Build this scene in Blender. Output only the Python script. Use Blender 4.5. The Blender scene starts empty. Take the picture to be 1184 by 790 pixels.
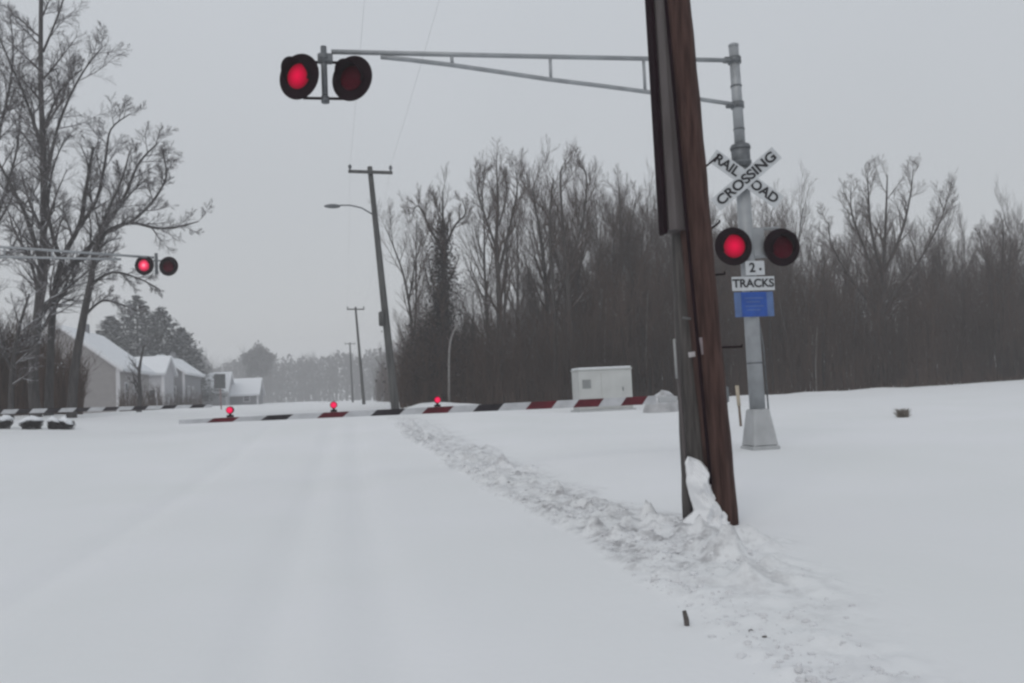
import bpy, math, random
import numpy as np
from mathutils import Vector, Matrix
R = math.radians
scn = bpy.context.scene
COL = scn.collection

# ---------------------------------------------------------------- camera
PW, PH, FPX = 1184.0, 790.0, 950.0
EYE = Vector((0.0, 0.0, 1.25))
YAW, PITCH, ROLL = math.atan(197.0 / FPX), math.atan(57.7 / FPX), R(2.7)
fwd0 = Vector((math.sin(YAW), math.cos(YAW), 0))
r0 = Vector((math.cos(YAW), -math.sin(YAW), 0))
fwd = (fwd0 * math.cos(PITCH) + Vector((0, 0, 1)) * math.sin(PITCH)).normalized()
u0 = r0.cross(fwd).normalized()
rgt = r0 * math.cos(ROLL) - u0 * math.sin(ROLL)
upv = u0 * math.cos(ROLL) + r0 * math.sin(ROLL)
cam_d = bpy.data.cameras.new('camera')
cam = bpy.data.objects.new('camera', cam_d)
COL.objects.link(cam)
m = Matrix.Identity(4)
for i in range(3):
    m[i][0], m[i][1], m[i][2], m[i][3] = rgt[i], upv[i], -fwd[i], EYE[i]
cam.matrix_world = m
cam_d.sensor_width = 36.0
cam_d.lens = 36.0 * FPX / PW
cam_d.clip_start = 0.05
cam_d.clip_end = 5000
scn.camera = cam

# ---------------------------------------------------------------- world / light / exposure
SUN_EL, SUN_AZ = R(38), R(215)
world = bpy.data.worlds.new("World")
scn.world = world
world.use_nodes = True
nt = world.node_tree
for n in list(nt.nodes): nt.nodes.remove(n)
wo = nt.nodes.new('ShaderNodeOutputWorld')
bg = nt.nodes.new('ShaderNodeBackground'); bg.inputs['Strength'].default_value = 0.112
sky = nt.nodes.new('ShaderNodeTexSky'); sky.sky_type = 'NISHITA'; sky.sun_disc = False
sky.sun_elevation = SUN_EL; sky.sun_rotation = SUN_AZ; sky.air_density = 1.5; sky.dust_density = 3.0
tc = nt.nodes.new('ShaderNodeTexCoord')
sep = nt.nodes.new('ShaderNodeSeparateXYZ')
ramp = nt.nodes.new('ShaderNodeValToRGB')
ramp.color_ramp.elements[0].position = 0.0; ramp.color_ramp.elements[0].color = (.78, .80, .83, 1)
ramp.color_ramp.elements[1].position = 0.55; ramp.color_ramp.elements[1].color = (.90, .945, 1.0, 1)
noi = nt.nodes.new('ShaderNodeTexNoise'); noi.inputs['Scale'].default_value = 1.6; noi.inputs['Detail'].default_value = 3
mr = nt.nodes.new('ShaderNodeMapRange'); mr.inputs[1].default_value = .3; mr.inputs[2].default_value = .7
mr.inputs[3].default_value = 5.55; mr.inputs[4].default_value = 5.95
vm = nt.nodes.new('ShaderNodeVectorMath'); vm.operation = 'SCALE'
mix = nt.nodes.new('ShaderNodeMix'); mix.data_type = 'RGBA'; mix.inputs['Factor'].default_value = 0.93
L = nt.links.new
L(tc.outputs['Generated'], sep.inputs[0]); L(sep.outputs['Z'], ramp.inputs[0])
L(tc.outputs['Generated'], noi.inputs['Vector']); L(noi.outputs['Fac'], mr.inputs[0])
L(ramp.outputs['Color'], vm.inputs[0]); L(mr.outputs[0], vm.inputs['Scale'])
L(sky.outputs[0], mix.inputs[6]); L(vm.outputs[0], mix.inputs[7])
L(mix.outputs[2], bg.inputs['Color']); L(bg.outputs[0], wo.inputs['Surface'])

sd = bpy.data.lights.new('sun', 'SUN'); sd.energy = 0.5; sd.angle = R(25); sd.color = (1.0, .97, .93)
sun = bpy.data.objects.new('sun', sd); COL.objects.link(sun)
sdir = Vector((math.sin(SUN_AZ) * math.cos(SUN_EL), math.cos(SUN_AZ) * math.cos(SUN_EL), math.sin(SUN_EL)))
sun.rotation_euler = (-sdir).to_track_quat('-Z', 'Y').to_euler()
sun.location = (0, 0, 60)

scn.view_settings.view_transform = 'Standard'
scn.view_settings.look = 'None'
scn.view_settings.exposure = 0.0
scn.view_settings.gamma = 1.0
scn.view_settings.use_curve_mapping = False
scn.render.engine = 'CYCLES'
scn.cycles.pixel_filter_type = 'BLACKMAN_HARRIS'
scn.cycles.filter_width = 2.6
scn.cycles.use_denoising = True
scn.cycles.max_bounces = 6
scn.cycles.diffuse_bounces = 3
scn.cycles.glossy_bounces = 2
scn.cycles.volume_bounces = 2
scn.cycles.transparent_max_bounces = 6
scn.cycles.sample_clamp_indirect = 4

# ---------------------------------------------------------------- pixel -> place helpers (1184x790 photo pixels)
def ray(px, py):
    return (fwd + rgt * ((px - PW / 2) / FPX) - upv * ((py - PH / 2) / FPX))
def onY(px, py, Y):
    d = ray(px, py); return EYE + d * (Y / d.y)
def onZ(px, py, z=0.0):
    d = ray(px, py); return EYE + d * ((z - EYE.z) / d.z)

# ---------------------------------------------------------------- noise
def _hash(ix, iy, seed):
    h = (ix.astype(np.int64) * 374761393 + iy.astype(np.int64) * 668265263 + seed * 1442695041) & 0xffffffff
    h = ((h ^ (h >> 13)) * 1274126177) & 0xffffffff
    return ((h ^ (h >> 16)) & 0xffff) / 65535.0
def vnoise(x, y, seed=0):
    ix, iy = np.floor(x), np.floor(y); fx, fy = x - ix, y - iy
    fx = fx * fx * (3 - 2 * fx); fy = fy * fy * (3 - 2 * fy)
    a = _hash(ix, iy, seed); b = _hash(ix + 1, iy, seed); c = _hash(ix, iy + 1, seed); d = _hash(ix + 1, iy + 1, seed)
    return (a * (1 - fx) + b * fx) * (1 - fy) + (c * (1 - fx) + d * fx) * fy
def fbm(x, y, seed=0, o=3):
    s = 0; a = .5
    for k in range(o):
        s = s + a * (vnoise(x * 2 ** k, y * 2 ** k, seed + k) - .5); a *= .5
    return s
def sstep(a, b, x):
    t = np.clip((x - a) / (b - a), 0, 1); return t * t * (3 - 2 * t)

POLE_X, POLE_Y = 3.1, 6.75
def berm_edge(y):
    return 1.86 - .55 * sstep(6, 24, y) + .16 * (vnoise(y * .9, y * 0 + 3.3, 5) - .5) * 2
def berm_mask(x, y):
    e = berm_edge(y)
    wr = .62 + .50 * np.exp(-((y - 6.4) / 1.7) ** 2) + .28 * sstep(7.5, 11, y) + .25 * (vnoise(y * 1.7, y * 0 + 8.1, 6) - .5)
    return sstep(e - .06, e + .12, x) * (1 - sstep(e + wr * .7, e + wr * 1.5, x)) * (1 - .75 * sstep(20, 30, y)) * (.35 + .65 * sstep(3.6, 5.2, y))
def ground(x, y):
    x = np.asarray(x, float); y = np.asarray(y, float)
    w = 1 - .66 * sstep(2.4, 9, x)
    z = .70 * sstep(8, 32, y) * w
    z = z + .42 * sstep(-3.5, -13, x) * sstep(9, 26, y)
    z = z + .12 * sstep(1.9, 4.2, x) * sstep(7.2, 11, y)
    z = z + .12 * sstep(18, 40, x) * sstep(30, 45, y)
    z = z + .06 * fbm(x * .25, y * .25, 11) + .22 * fbm(x * .09, y * .05, 21) * sstep(14, 40, y)
    # faint filled-in wheel ruts along the road
    for xc in (-.42, .22, -2.2):
        z = z - .045 * np.exp(-((x - xc + .05 * np.sin(y * .2)) / .16) ** 2) * (1 - sstep(20, 30, y))
    # low ridge of ploughed snow beyond the crossing
    z = z + (.26 + .5 * fbm(x * .5, y * .3, 31)) * np.exp(-((y - 36) / 2.2) ** 2) * (sstep(2.4, 3.4, x) + 1 - sstep(-4.5, -2.5, x)) * .6 
    b = berm_mask(x, y)
    amp = np.where((x > .8) & (x < 6) & (y < 32), 1.0, 0.0)
    clod = np.abs(fbm(x * 3.4, y * 3.4, 41, 4)) * 2
    z = z + amp * b * (.03 + .34 * clod * clod * (.4 + 1.2 * vnoise(x * 1.1, y * .9, 61)) + .13 * fbm(x * 7, y * 7, 51, 3) + .10 * fbm(x * 1.3, y * 1.3, 57, 2))
    # mound round the foot of the leaning pole
    z = z + .0 * x
    # old half-filled footprint in the field
    z = z - .035 * np.exp(-(((x - 7.0) / .28) ** 2 + ((y - 5.9) / .16) ** 2))
    return z
def gz(x, y):
    return float(ground(np.array([x]), np.array([y]))[0])
def footpx(px, Y):            # point on the ground straight under photo column px, at distance Y
    p = onY(px, 465, Y)
    # follow the leaning column down to the ground
    for _ in range(3):
        z = gz(p.x, Y)
        d0, d1 = 440.0, 640.0
        for _k in range(30):
            dm = (d0 + d1) / 2
            q = onY(px, dm, Y)
            if q.z > z: d0 = dm
            else: d1 = dm
        p = onY(px, (d0 + d1) / 2, Y)
    return Vector((p.x, Y, gz(p.x, Y)))

# ---------------------------------------------------------------- materials
def mat(name, col, rough=.7, metal=0.0, vary=.12, scale=6.0, bump=0.0, bscale=30.0, snow=0.0, snow_at=.35, stretch=None, col2=None, spec=.3):
    mt = bpy.data.materials.new(name); mt.use_nodes = True
    t = mt.node_tree; b = t.nodes['Principled BSDF']
    b.inputs['Roughness'].default_value = rough; b.inputs['Metallic'].default_value = metal
    b.inputs['Specular IOR Level'].default_value = spec
    c = t.nodes.new('ShaderNodeTexCoord'); vec = c.outputs['Object']
    if stretch:
        mp = t.nodes.new('ShaderNodeMapping'); mp.inputs['Scale'].default_value = stretch
        t.links.new(vec, mp.inputs['Vector']); vec = mp.outputs[0]
    n = t.nodes.new('ShaderNodeTexNoise'); n.inputs['Scale'].default_value = scale; n.inputs['Detail'].default_value = 5
    t.links.new(vec, n.inputs['Vector'])
    r = t.nodes.new('ShaderNodeValToRGB')
    c2 = col2 if col2 else tuple(min(1, v * (1 + vary)) for v in col)
    c1 = col if col2 else tuple(v * (1 - vary) for v in col)
    r.color_ramp.elements[0].position = .35; r.color_ramp.elements[0].color = (*c1, 1)
    r.color_ramp.elements[1].position = .65; r.color_ramp.elements[1].color = (*c2, 1)
    t.links.new(n.outputs['Fac'], r.inputs[0]); out = r.outputs[0]
    if snow > 0:
        g = t.nodes.new('ShaderNodeNewGeometry'); s = t.nodes.new('ShaderNodeSeparateXYZ')
        t.links.new(g.outputs['Normal'], s.inputs[0])
        n2 = t.nodes.new('ShaderNodeTexNoise'); n2.inputs['Scale'].default_value = 2.5
        t.links.new(c.outputs['Object'], n2.inputs['Vector'])
        a = t.nodes.new('ShaderNodeMath'); a.operation = 'ADD'
        t.links.new(s.outputs['Z'], a.inputs[0]); t.links.new(n2.outputs['Fac'], a.inputs[1])
        mrr = t.nodes.new('ShaderNodeMapRange'); mrr.inputs[1].default_value = snow_at + .5; mrr.inputs[2].default_value = snow_at + .8
        mrr.inputs[4].default_value = snow
        t.links.new(a.outputs[0], mrr.inputs[0])
        mx = t.nodes.new('ShaderNodeMix'); mx.data_type = 'RGBA'
        t.links.new(mrr.outputs[0], mx.inputs['Factor']); t.links.new(out, mx.inputs[6])
        mx.inputs[7].default_value = (.78, .80, .84, 1); out = mx.outputs[2]
    t.links.new(out, b.inputs['Base Color'])
    if bump > 0:
        nb = t.nodes.new('ShaderNodeTexNoise'); nb.inputs['Scale'].default_value = bscale; nb.inputs['Detail'].default_value = 6
        t.links.new(vec, nb.inputs['Vector'])
        bp = t.nodes.new('ShaderNodeBump'); bp.inputs['Strength'].default_value = bump; bp.inputs['Distance'].default_value = .02
        t.links.new(nb.outputs['Fac'], bp.inputs['Height']); t.links.new(bp.outputs[0], b.inputs['Normal'])
    return mt

def snow_mat():
    mt = bpy.data.materials.new('snow'); mt.use_nodes = True
    t = mt.node_tree; b = t.nodes['Principled BSDF']; b.inputs['Roughness'].default_value = .85
    b.inputs['Specular IOR Level'].default_value = .2
    g = t.nodes.new('ShaderNodeNewGeometry')
    n = t.nodes.new('ShaderNodeTexNoise'); n.inputs['Scale'].default_value = .35; n.inputs['Detail'].default_value = 6
    t.links.new(g.outputs['Position'], n.inputs['Vector'])
    r = t.nodes.new('ShaderNodeValToRGB')
    r.color_ramp.elements[0].position = .3; r.color_ramp.elements[0].color = (.785, .80, .805, 1)
    r.color_ramp.elements[1].position = .7; r.color_ramp.elements[1].color = (.825, .832, .852, 1)
    t.links.new(n.outputs['Fac'], r.inputs[0])
    # dirt thrown up by the plough: attribute 'dirt' times a speckle
    a = t.nodes.new('ShaderNodeAttribute'); a.attribute_name = 'dirt'
    n2 = t.nodes.new('ShaderNodeTexNoise'); n2.inputs['Scale'].default_value = 5.5; n2.inputs['Detail'].default_value = 9; n2.inputs['Roughness'].default_value = .7
    t.links.new(g.outputs['Position'], n2.inputs['Vector'])
    mr2 = t.nodes.new('ShaderNodeMapRange'); mr2.inputs[1].default_value = .46; mr2.inputs[2].default_value = .66; mr2.inputs[3].default_value = .10; mr2.inputs[4].default_value = .95
    t.links.new(n2.outputs['Fac'], mr2.inputs[0])
    mu = t.nodes.new('ShaderNodeMath'); mu.operation = 'MULTIPLY'
    t.links.new(mr2.outputs[0], mu.inputs[0]); t.links.new(a.outputs['Fac'], mu.inputs[1])
    mx = t.nodes.new('ShaderNodeMix'); mx.data_type = 'RGBA'; mx.inputs[7].default_value = (.30, .295, .305, 1)
    t.links.new(mu.outputs[0], mx.inputs['Factor']); t.links.new(r.outputs[0], mx.inputs[6]); t.links.new(mx.outputs[2], b.inputs['Base Color'])
    nb = t.nodes.new('ShaderNodeTexNoise'); nb.inputs['Scale'].default_value = 9; nb.inputs['Detail'].default_value = 7
    t.links.new(g.outputs['Position'], nb.inputs['Vector'])
    bp = t.nodes.new('ShaderNodeBump'); bp.inputs['Strength'].default_value = .25; bp.inputs['Distance'].default_value = .02
    t.links.new(nb.outputs['Fac'], bp.inputs['Height']); t.links.new(bp.outputs[0], b.inputs['Normal'])
    return mt

def lamp_mat(name, col, strength, rad, core):
    """lit lens: brightest over the bulb, dimmer towards the rim of the glass"""
    mt = bpy.data.materials.new(name); mt.use_nodes = True
    t = mt.node_tree; b = t.nodes['Principled BSDF']
    b.inputs['Base Color'].default_value = (.12, .002, .01, 1); b.inputs['Roughness'].default_value = .7; b.inputs['Specular IOR Level'].default_value = .03
    c = t.nodes.new('ShaderNodeTexCoord')
    ln = t.nodes.new('ShaderNodeVectorMath'); ln.operation = 'LENGTH'
    t.links.new(c.outputs['Object'], ln.inputs[0])
    m_ = t.nodes.new('ShaderNodeMapRange'); m_.inputs[1].default_value = 0; m_.inputs[2].default_value = rad
    t.links.new(ln.outputs['Value'], m_.inputs[0])
    r = t.nodes.new('ShaderNodeValToRGB')
    e = r.color_ramp.elements; e[0].position = 0; e[0].color = (*core, 1); e[1].position = 1; e[1].color = (col[0] * .12, col[1] * .1, col[2] * .12, 1)
    k = r.color_ramp.elements.new(.45); k.color = (*col, 1)
    t.links.new(m_.outputs[0], r.inputs[0]); t.links.new(r.outputs[0], b.inputs['Emission Color'])
    b.inputs['Emission Strength'].default_value = strength
    return mt

M = {}
M['snow'] = snow_mat()
M['snowcap'] = mat('snow_cap', (.80, .82, .85), .85, vary=.03, bump=.2, bscale=12)
M['dirtysnow'] = mat('dirty_snow', (.62, .62, .635), .9, col2=(.76, .77, .79), scale=6, bump=.3)
M['soil'] = mat('frozen_soil', (.10, .09, .085), .95, vary=.4, scale=20, bump=.4)
M['alu'] = mat('aluminium_paint', (.33, .345, .36), .5, .35, vary=.12, scale=4, bump=.05)
M['alu_dark'] = mat('weathered_aluminium', (.15, .16, .17), .55, .4, vary=.2, scale=8)
M['casting'] = mat('base_casting', (.42, .43, .44), .6, .1, vary=.1, scale=4, bump=.1)
M['black'] = mat('black_paint_and_shade', (.014, .006, .009), .85, vary=.2, spec=.06)
M['lens_off'] = mat('unlit_red_lens', (.060, .000, .007), .6, vary=.15, scale=20, spec=.08)
M['lens_on'] = lamp_mat('lit_red_lens', (.50, .0, .034), 1.0, .21, (.86, .0, .075))
M['lens_far'] = lamp_mat('lit_far_lens', (.9, .04, .12), 1.2, .20, (1.6, .7, .85))
M['gate_lamp'] = lamp_mat('gate_lamp_lens', (.9, .02, .10), 1.0, .07, (1.0, .05, .16))
M['gate_white'] = mat('gate_white', (.46, .47, .49), .6, vary=.12, scale=5)
M['gate_red'] = mat('gate_red', (.095, .008, .016), .5, vary=.25, scale=6)
M['gate_dark'] = mat('gate_near_black', (.022, .018, .022), .6, vary=.3, scale=6)  # near-black stripe colour, used on both gate arms
M['sign_white'] = mat('sign_white', (.52, .54, .56), .5, vary=.06)
M['sign_black'] = mat('sign_black', (.015, .015, .018), .5, vary=.1)
M['sign_blue'] = mat('sign_blue', (.020, .075, .33), .45, vary=.15)
M['sign_blue_pale'] = mat('sign_blue_pale', (.09, .15, .31), .5, vary=.15)
M['brown_pole'] = mat('creosote_wood', (.033, .0155, .013), .9, scale=5, col2=(.080, .043, .036), stretch=(6, 6, .5), bump=.5, bscale=10)
M['grey_post'] = mat('weathered_post', (.055, .050, .048), .85, scale=5, col2=(.11, .10, .096), stretch=(6, 6, .45), bump=.5, bscale=10)
M['cover'] = mat('cable_cover', (.072, .060, .060), .6, scale=4, col2=(.105, .092, .092), stretch=(4, 4, .4), bump=.15)
M['conduit'] = mat('grey_conduit', (.30, .30, .30), .5, vary=.15)
M['tag'] = mat('pale_tag', (.55, .53, .54), .5, vary=.1)
M['far_pole'] = mat('utility_pole_wood', (.055, .055, .055), .85, scale=3, col2=(.10, .10, .098), stretch=(4, 4, .4), bump=.3)
M['bark'] = mat('dark_bark', (.040, .036, .036), .9, scale=4, col2=(.075, .068, .067), stretch=(3, 3, .5), bump=.4, snow=.75, snow_at=.62)
M['bark2'] = mat('grey_bark', (.042, .036, .034), .9, scale=3, col2=(.085, .075, .072), stretch=(3, 3, .5), bump=.4, snow=.6, snow_at=.62)
M['birch'] = mat('pale_bark', (.17, .16, .155), .8, scale=6, col2=(.30, .29, .285), stretch=(1, 1, 5), snow=.3)
M['twig'] = mat('twigs', (.085, .075, .075), .9, vary=.3, snow=.8, snow_at=.30)
M['twig2'] = mat('forest_twigs', (.072, .052, .045), .9, vary=.3, snow=.50, snow_at=.50)
M['brush'] = mat('brush', (.040, .023, .017), .95, scale=.3, col2=(.10, .064, .050))
M['vine'] = mat('dead_vine', (.035, .027, .027), .9, vary=.4, scale=2)
M['needle'] = mat('conifer_needles', (.036, .040, .042), .85, scale=1.2, col2=(.070, .075, .075), snow=.40, snow_at=.60)
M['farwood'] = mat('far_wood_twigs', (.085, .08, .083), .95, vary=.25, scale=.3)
M['siding'] = mat('house_siding', (.30, .285, .285), .8, vary=.06, scale=3)
M['siding2'] = mat('pale_siding', (.40, .40, .42), .8, vary=.08, scale=3)
M['siding3'] = mat('grey_siding', (.20, .20, .215), .8, vary=.08, scale=3)
M['trim'] = mat('white_trim', (.62, .62, .64), .7, vary=.05)
M['glass'] = mat('window_glass', (.05, .055, .065), .15, vary=.2, spec=.6)
M['maroon'] = mat('maroon_boards', (.060, .022, .024), .85, vary=.25, scale=3)
M['cabinet'] = mat('cabinet_paint', (.50, .51, .50), .55, vary=.06, scale=2)
M['cabinet_dark'] = mat('louver_grey', (.24, .25, .25), .6, vary=.1)
M['sign_back'] = mat('bare_sign_back', (.13, .135, .14), .5, .3, vary=.15)
M['stake'] = mat('stake_paint', (.42, .36, .28), .7, vary=.15)
M['stake_low'] = mat('stake_brown', (.16, .12, .09), .8, vary=.2)
M['grass'] = mat('dead_grass', (.24, .21, .18), .9, vary=.3)
M['wire'] = mat('wire', (.05, .05, .055), .6)

# ---------------------------------------------------------------- mesh builder
class MB:
    def __init__(s): s.v = []; s.f = []; s.mi = []; s.cur = 0; s.sm = []
    def add(s, vs, fs, smooth=False):
        o = len(s.v); s.v.extend([tuple(p) for p in vs])
        for f in fs: s.f.append(tuple(i + o for i in f)); s.mi.append(s.cur); s.sm.append(smooth)
    def tube(s, pts, rad, n=8, caps=True, smooth=True):
        pts = [Vector(p) for p in pts]
        if not hasattr(rad, '__len__'): rad = [rad] * len(pts)
        vs = []; up = None
        for i, p in enumerate(pts):
            d = (pts[min(i + 1, len(pts) - 1)] - pts[max(i - 1, 0)])
            if d.length < 1e-9: d = Vector((0, 0, 1))
            d.normalize()
            if up is None:
                up = Vector((1, 0, 0)) if abs(d.x) < .8 else Vector((0, 1, 0))
            a = (up - d * up.dot(d)); 
            if a.length < 1e-6: a = d.orthogonal()
            a.normalize(); b = d.cross(a); up = a
            for k in range(n):
                t = 2 * math.pi * k / n
                vs.append(p + (a * math.cos(t) + b * math.sin(t)) * rad[i])
        fs = []
        for i in range(len(pts) - 1):
            for k in range(n):
                fs.append((i * n + k, i * n + (k + 1) % n, (i + 1) * n + (k + 1) % n, (i + 1) * n + k))
        if caps:
            fs.append(tuple(range(n - 1, -1, -1))); fs.append(tuple((len(pts) - 1) * n + k for k in range(n)))
        s.add(vs, fs, smooth)
    def box(s, c, size, rot=None, taper=1.0, bev=0.0):
        c = Vector(c); h = Vector(size) / 2
        R3 = rot if rot is not None else Matrix.Identity(3)
        if bev <= 0:
            vs = []
            for z in (-1, 1):
                k = taper if z > 0 else 1
                for x, y in ((-1, -1), (1, -1), (1, 1), (-1, 1)): vs.append(c + R3 @ Vector((x * h.x * k, y * h.y * k, z * h.z)))
            s.add(vs, [(3, 2, 1, 0), (4, 5, 6, 7), (0, 1, 5, 4), (1, 2, 6, 5), (2, 3, 7, 6), (3, 0, 4, 7)])
        else:
            vs = []; rings = []
            for z, ins in ((-h.z, bev), (-h.z + bev, 0), (h.z - bev, 0), (h.z, bev)):
                k = taper if z > 0 else 1
                X, Y = h.x * k - ins, h.y * k - ins; b = bev * .7 if ins == 0 else bev * .3
                ring = [(-X + b, -Y), (X - b, -Y), (X, -Y + b), (X, Y - b), (X - b, Y), (-X + b, Y), (-X, Y - b), (-X, -Y + b)]
                for x, y in ring: vs.append(c + R3 @ Vector((x, y, z)))
            fs = [tuple(range(7, -1, -1)), tuple(24 + k for k in range(8))]
            for r_ in range(3):
                for k in range(8): fs.append((r_ * 8 + k, r_ * 8 + (k + 1) % 8, r_ * 8 + 8 + (k + 1) % 8, r_ * 8 + 8 + k))
            s.add(vs, fs)
    def lathe(s, prof, c=(0, 0, 0), rot=None, n=24, smooth=True, sx=1, sy=1):
        c = Vector(c); R3 = rot if rot is not None else Matrix.Identity(3); vs = []
        for r_, z in prof:
            for k in range(n):
                t = 2 * math.pi * k / n; vs.append(c + R3 @ Vector((r_ * math.cos(t) * sx, r_ * math.sin(t) * sy, z)))
        fs = [(i * n + k, i * n + (k + 1) % n, (i + 1) * n + (k + 1) % n, (i + 1) * n + k) for i in range(len(prof) - 1) for k in range(n)]
        fs.append(tuple(range(n - 1, -1, -1))); fs.append(tuple((len(prof) - 1) * n + k for k in range(n)))
        s.add(vs, fs, smooth)
    def build(s, name, mats, parent=None, origin=None):
        me = bpy.data.meshes.new(name)
        o_ = Vector(origin) if origin is not None else Vector((0, 0, 0))
        me.from_pydata([tuple(Vector(p) - o_) for p in s.v] if origin is not None else s.v, [], s.f)
        if not isinstance(mats, (list, tuple)): mats = [mats]
        for q in mats: me.materials.append(q)
        me.polygons.foreach_set('material_index', s.mi); me.polygons.foreach_set('use_smooth', s.sm); me.update()
        ob = bpy.data.objects.new(name, me); COL.objects.link(ob)
        if parent is not None: ob.parent = parent
        ob.location = o_
        return ob

def tag(o, label=None, cat=None, group=None, kind=None):
    if label: o['label'] = label
    if cat: o['category'] = cat
    if group: o['group'] = group
    if kind: o['kind'] = kind
    return o
def empty(name, loc, label, cat, group=None):
    o = bpy.data.objects.new(name, None); COL.objects.link(o); o.location = loc; o.empty_display_size = .3
    return tag(o, label, cat, group)
def copy_tree(o, parent=None):
    c = o.copy(); COL.objects.link(c); c.parent = parent
    for ch in list(o.children): copy_tree(ch, c)
    return c
def text_mesh(body, size, depth=.002):
    cu = bpy.data.curves.new('t', 'FONT'); cu.body = body; cu.size = size; cu.align_x = 'CENTER'; cu.align_y = 'CENTER'; cu.extrude = depth; cu.offset = size * .03
    ob = bpy.data.objects.new('t', cu); COL.objects.link(ob)
    dg = bpy.context.evaluated_depsgraph_get(); me = bpy.data.meshes.new_from_object(ob.evaluated_get(dg))
    bpy.data.objects.remove(ob); bpy.data.curves.remove(cu)
    return me

# ---------------------------------------------------------------- ground
def axis(segs):
    out = []
    for a, b, st in segs: out += list(np.arange(a, b, st))
    return np.array(out)
xs = axis([(-640, -200, 40), (-200, -60, 10), (-60, -16, 2), (-16, -4, .5), (-4, 1.2, .13), (1.2, 4.6, .035), (4.6, 9, .12), (9, 24, .5), (24, 60, 2), (60, 200, 10), (200, 641, 40)])
ys = axis([(-640, -100, 60), (-100, -10, 10), (-10, 2.2, 1), (2.2, 9, .035), (9, 14, .07), (14, 30, .2), (30, 60, .6), (60, 150, 4), (150, 641, 30)])
X, Y = np.meshgrid(xs, ys); Z = ground(X, Y)
nx, ny = len(xs), len(ys)
me = bpy.data.meshes.new('ground')
idx = np.arange(nx * ny).reshape(ny, nx)
q = np.stack([idx[:-1, :-1], idx[:-1, 1:], idx[1:, 1:], idx[1:, :-1]], -1).reshape(-1, 4)
me.from_pydata(np.stack([X, Y, Z], -1).reshape(-1, 3).tolist(), [], q.tolist())
me.polygons.foreach_set('use_smooth', [True] * len(me.polygons))
at = me.attributes.new('dirt', 'FLOAT', 'POINT')
bm_ = berm_mask(X, Y) * np.where((X > .8) & (X < 6) & (Y < 34), 1, 0)
dirt = bm_ * (1 + .6 * np.exp(-((Y - 7.5) / 2.6) ** 2)) * (.55 + .9 * (vnoise(X * 1.6, Y * 1.6, 71) - .25)) * (.55 + .45 * sstep(4.2, 6.5, Y)) * (1 - .5 * sstep(20, 30, Y))
at.data.foreach_set('value', np.clip(dirt, 0, 1).reshape(-1).astype(np.float32))
me.materials.append(M['snow'])
g = bpy.data.objects.new('snow_covered_ground', me); COL.objects.link(g)
tag(g, 'smooth snow covering the road, verge and field', kind='structure')

# crumbly snow clods along the verge
rs = random.Random(4)
cl = MB(); ds = MB()
ICO = [(0, 0, 1), (.89, 0, .45), (.28, .85, .45), (-.72, .53, .45), (-.72, -.53, .45), (.28, -.85, .45), (.72, .53, -.45), (-.28, .85, -.45), (-.89, 0, -.45), (-.28, -.85, -.45), (.72, -.53, -.45), (0, 0, -1)]
ICOF = [(0, 1, 2), (0, 2, 3), (0, 3, 4), (0, 4, 5), (0, 5, 1), (1, 6, 2), (2, 7, 3), (3, 8, 4), (4, 9, 5), (5, 10, 1), (6, 7, 2), (7, 8, 3), (8, 9, 4), (9, 10, 5), (10, 6, 1), (11, 7, 6), (11, 8, 7), (11, 9, 8), (11, 10, 9), (11, 6, 10)]
def lump(mb, c, r_, rnd, flat=.7):
    a = rnd.random() * 6.28; ca, sa = math.cos(a), math.sin(a)
    vs = []
    for x, y, z in ICO:
        k = r_ * (.7 + .6 * rnd.random()); x, y = x * ca - y * sa, x * sa + y * ca
        vs.append((c[0] + x * k * 1.2, c[1] + y * k, c[2] + z * k * flat))
    mb.add(vs, ICOF)
n = 0
while n < 3000:
    y = 3.0 + 20 * rs.random() ** 1.5; e = float(berm_edge(np.array([y]))[0]); x = e - .05 + abs(rs.gauss(0, .42)) + (.3 * rs.random() if 5 < y < 8 else 0)
    if berm_mask(np.array([x]), np.array([y]))[0] < .25 and rs.random() > .06: continue
    if rs.random() > 1.6 * (float(vnoise(np.array([x * 1.7]), np.array([y * 1.3]), 91)[0]) - .15) * (.45 if y < 4.6 else 1): continue
    r_ = .005 + .020 * rs.random() ** 4
    soil = rs.random() < .02; r_ = r_ * .7 if soil else r_
    lump(ds if soil else cl, (x, y, gz(x, y) + r_ * .1), r_, rs); n += 1
cl.cur = 0
tag(cl.build('snow_clods', M['dirtysnow']), 'crumbled greyish snow clods strewn along the ploughed verge', kind='stuff')
tag(ds.build('soil_crumbs', M['soil']), 'small dark crumbs of frozen soil in the ploughed verge', kind='stuff')

# dark stub poking out of the verge
p = onZ(793, 690, .14); st = MB()
st.tube([(p.x, p.y, gz(p.x, p.y) - .08), (p.x - .004, p.y, gz(p.x, p.y) + .03), (p.x - .012, p.y + .004, gz(p.x, p.y) + .075)], [.013, .015, .011], 7)
tag(st.build('wooden_stub', M['soil']), 'short dark stub poking out of the churned snow below the leaning pole', 'stub')

# ---------------------------------------------------------------- leaning pole in the foreground
YB = 6.75
def line_at(px0, py0, px1, py1, Y0, Y1=None):
    return onY(px0, py0, Y0), onY(px1, py1, Y1 if Y1 else Y0)
foot = onY(836, 604, YB)
lp = empty('leaning_pole', (foot.x, foot.y, gz(foot.x, foot.y)), 'dark brown leaning pole beside a weathered post, standing in churned snow', 'pole')
lp_o = Vector(lp.location)
def L3(p): return Vector(p) - lp_o
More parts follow.
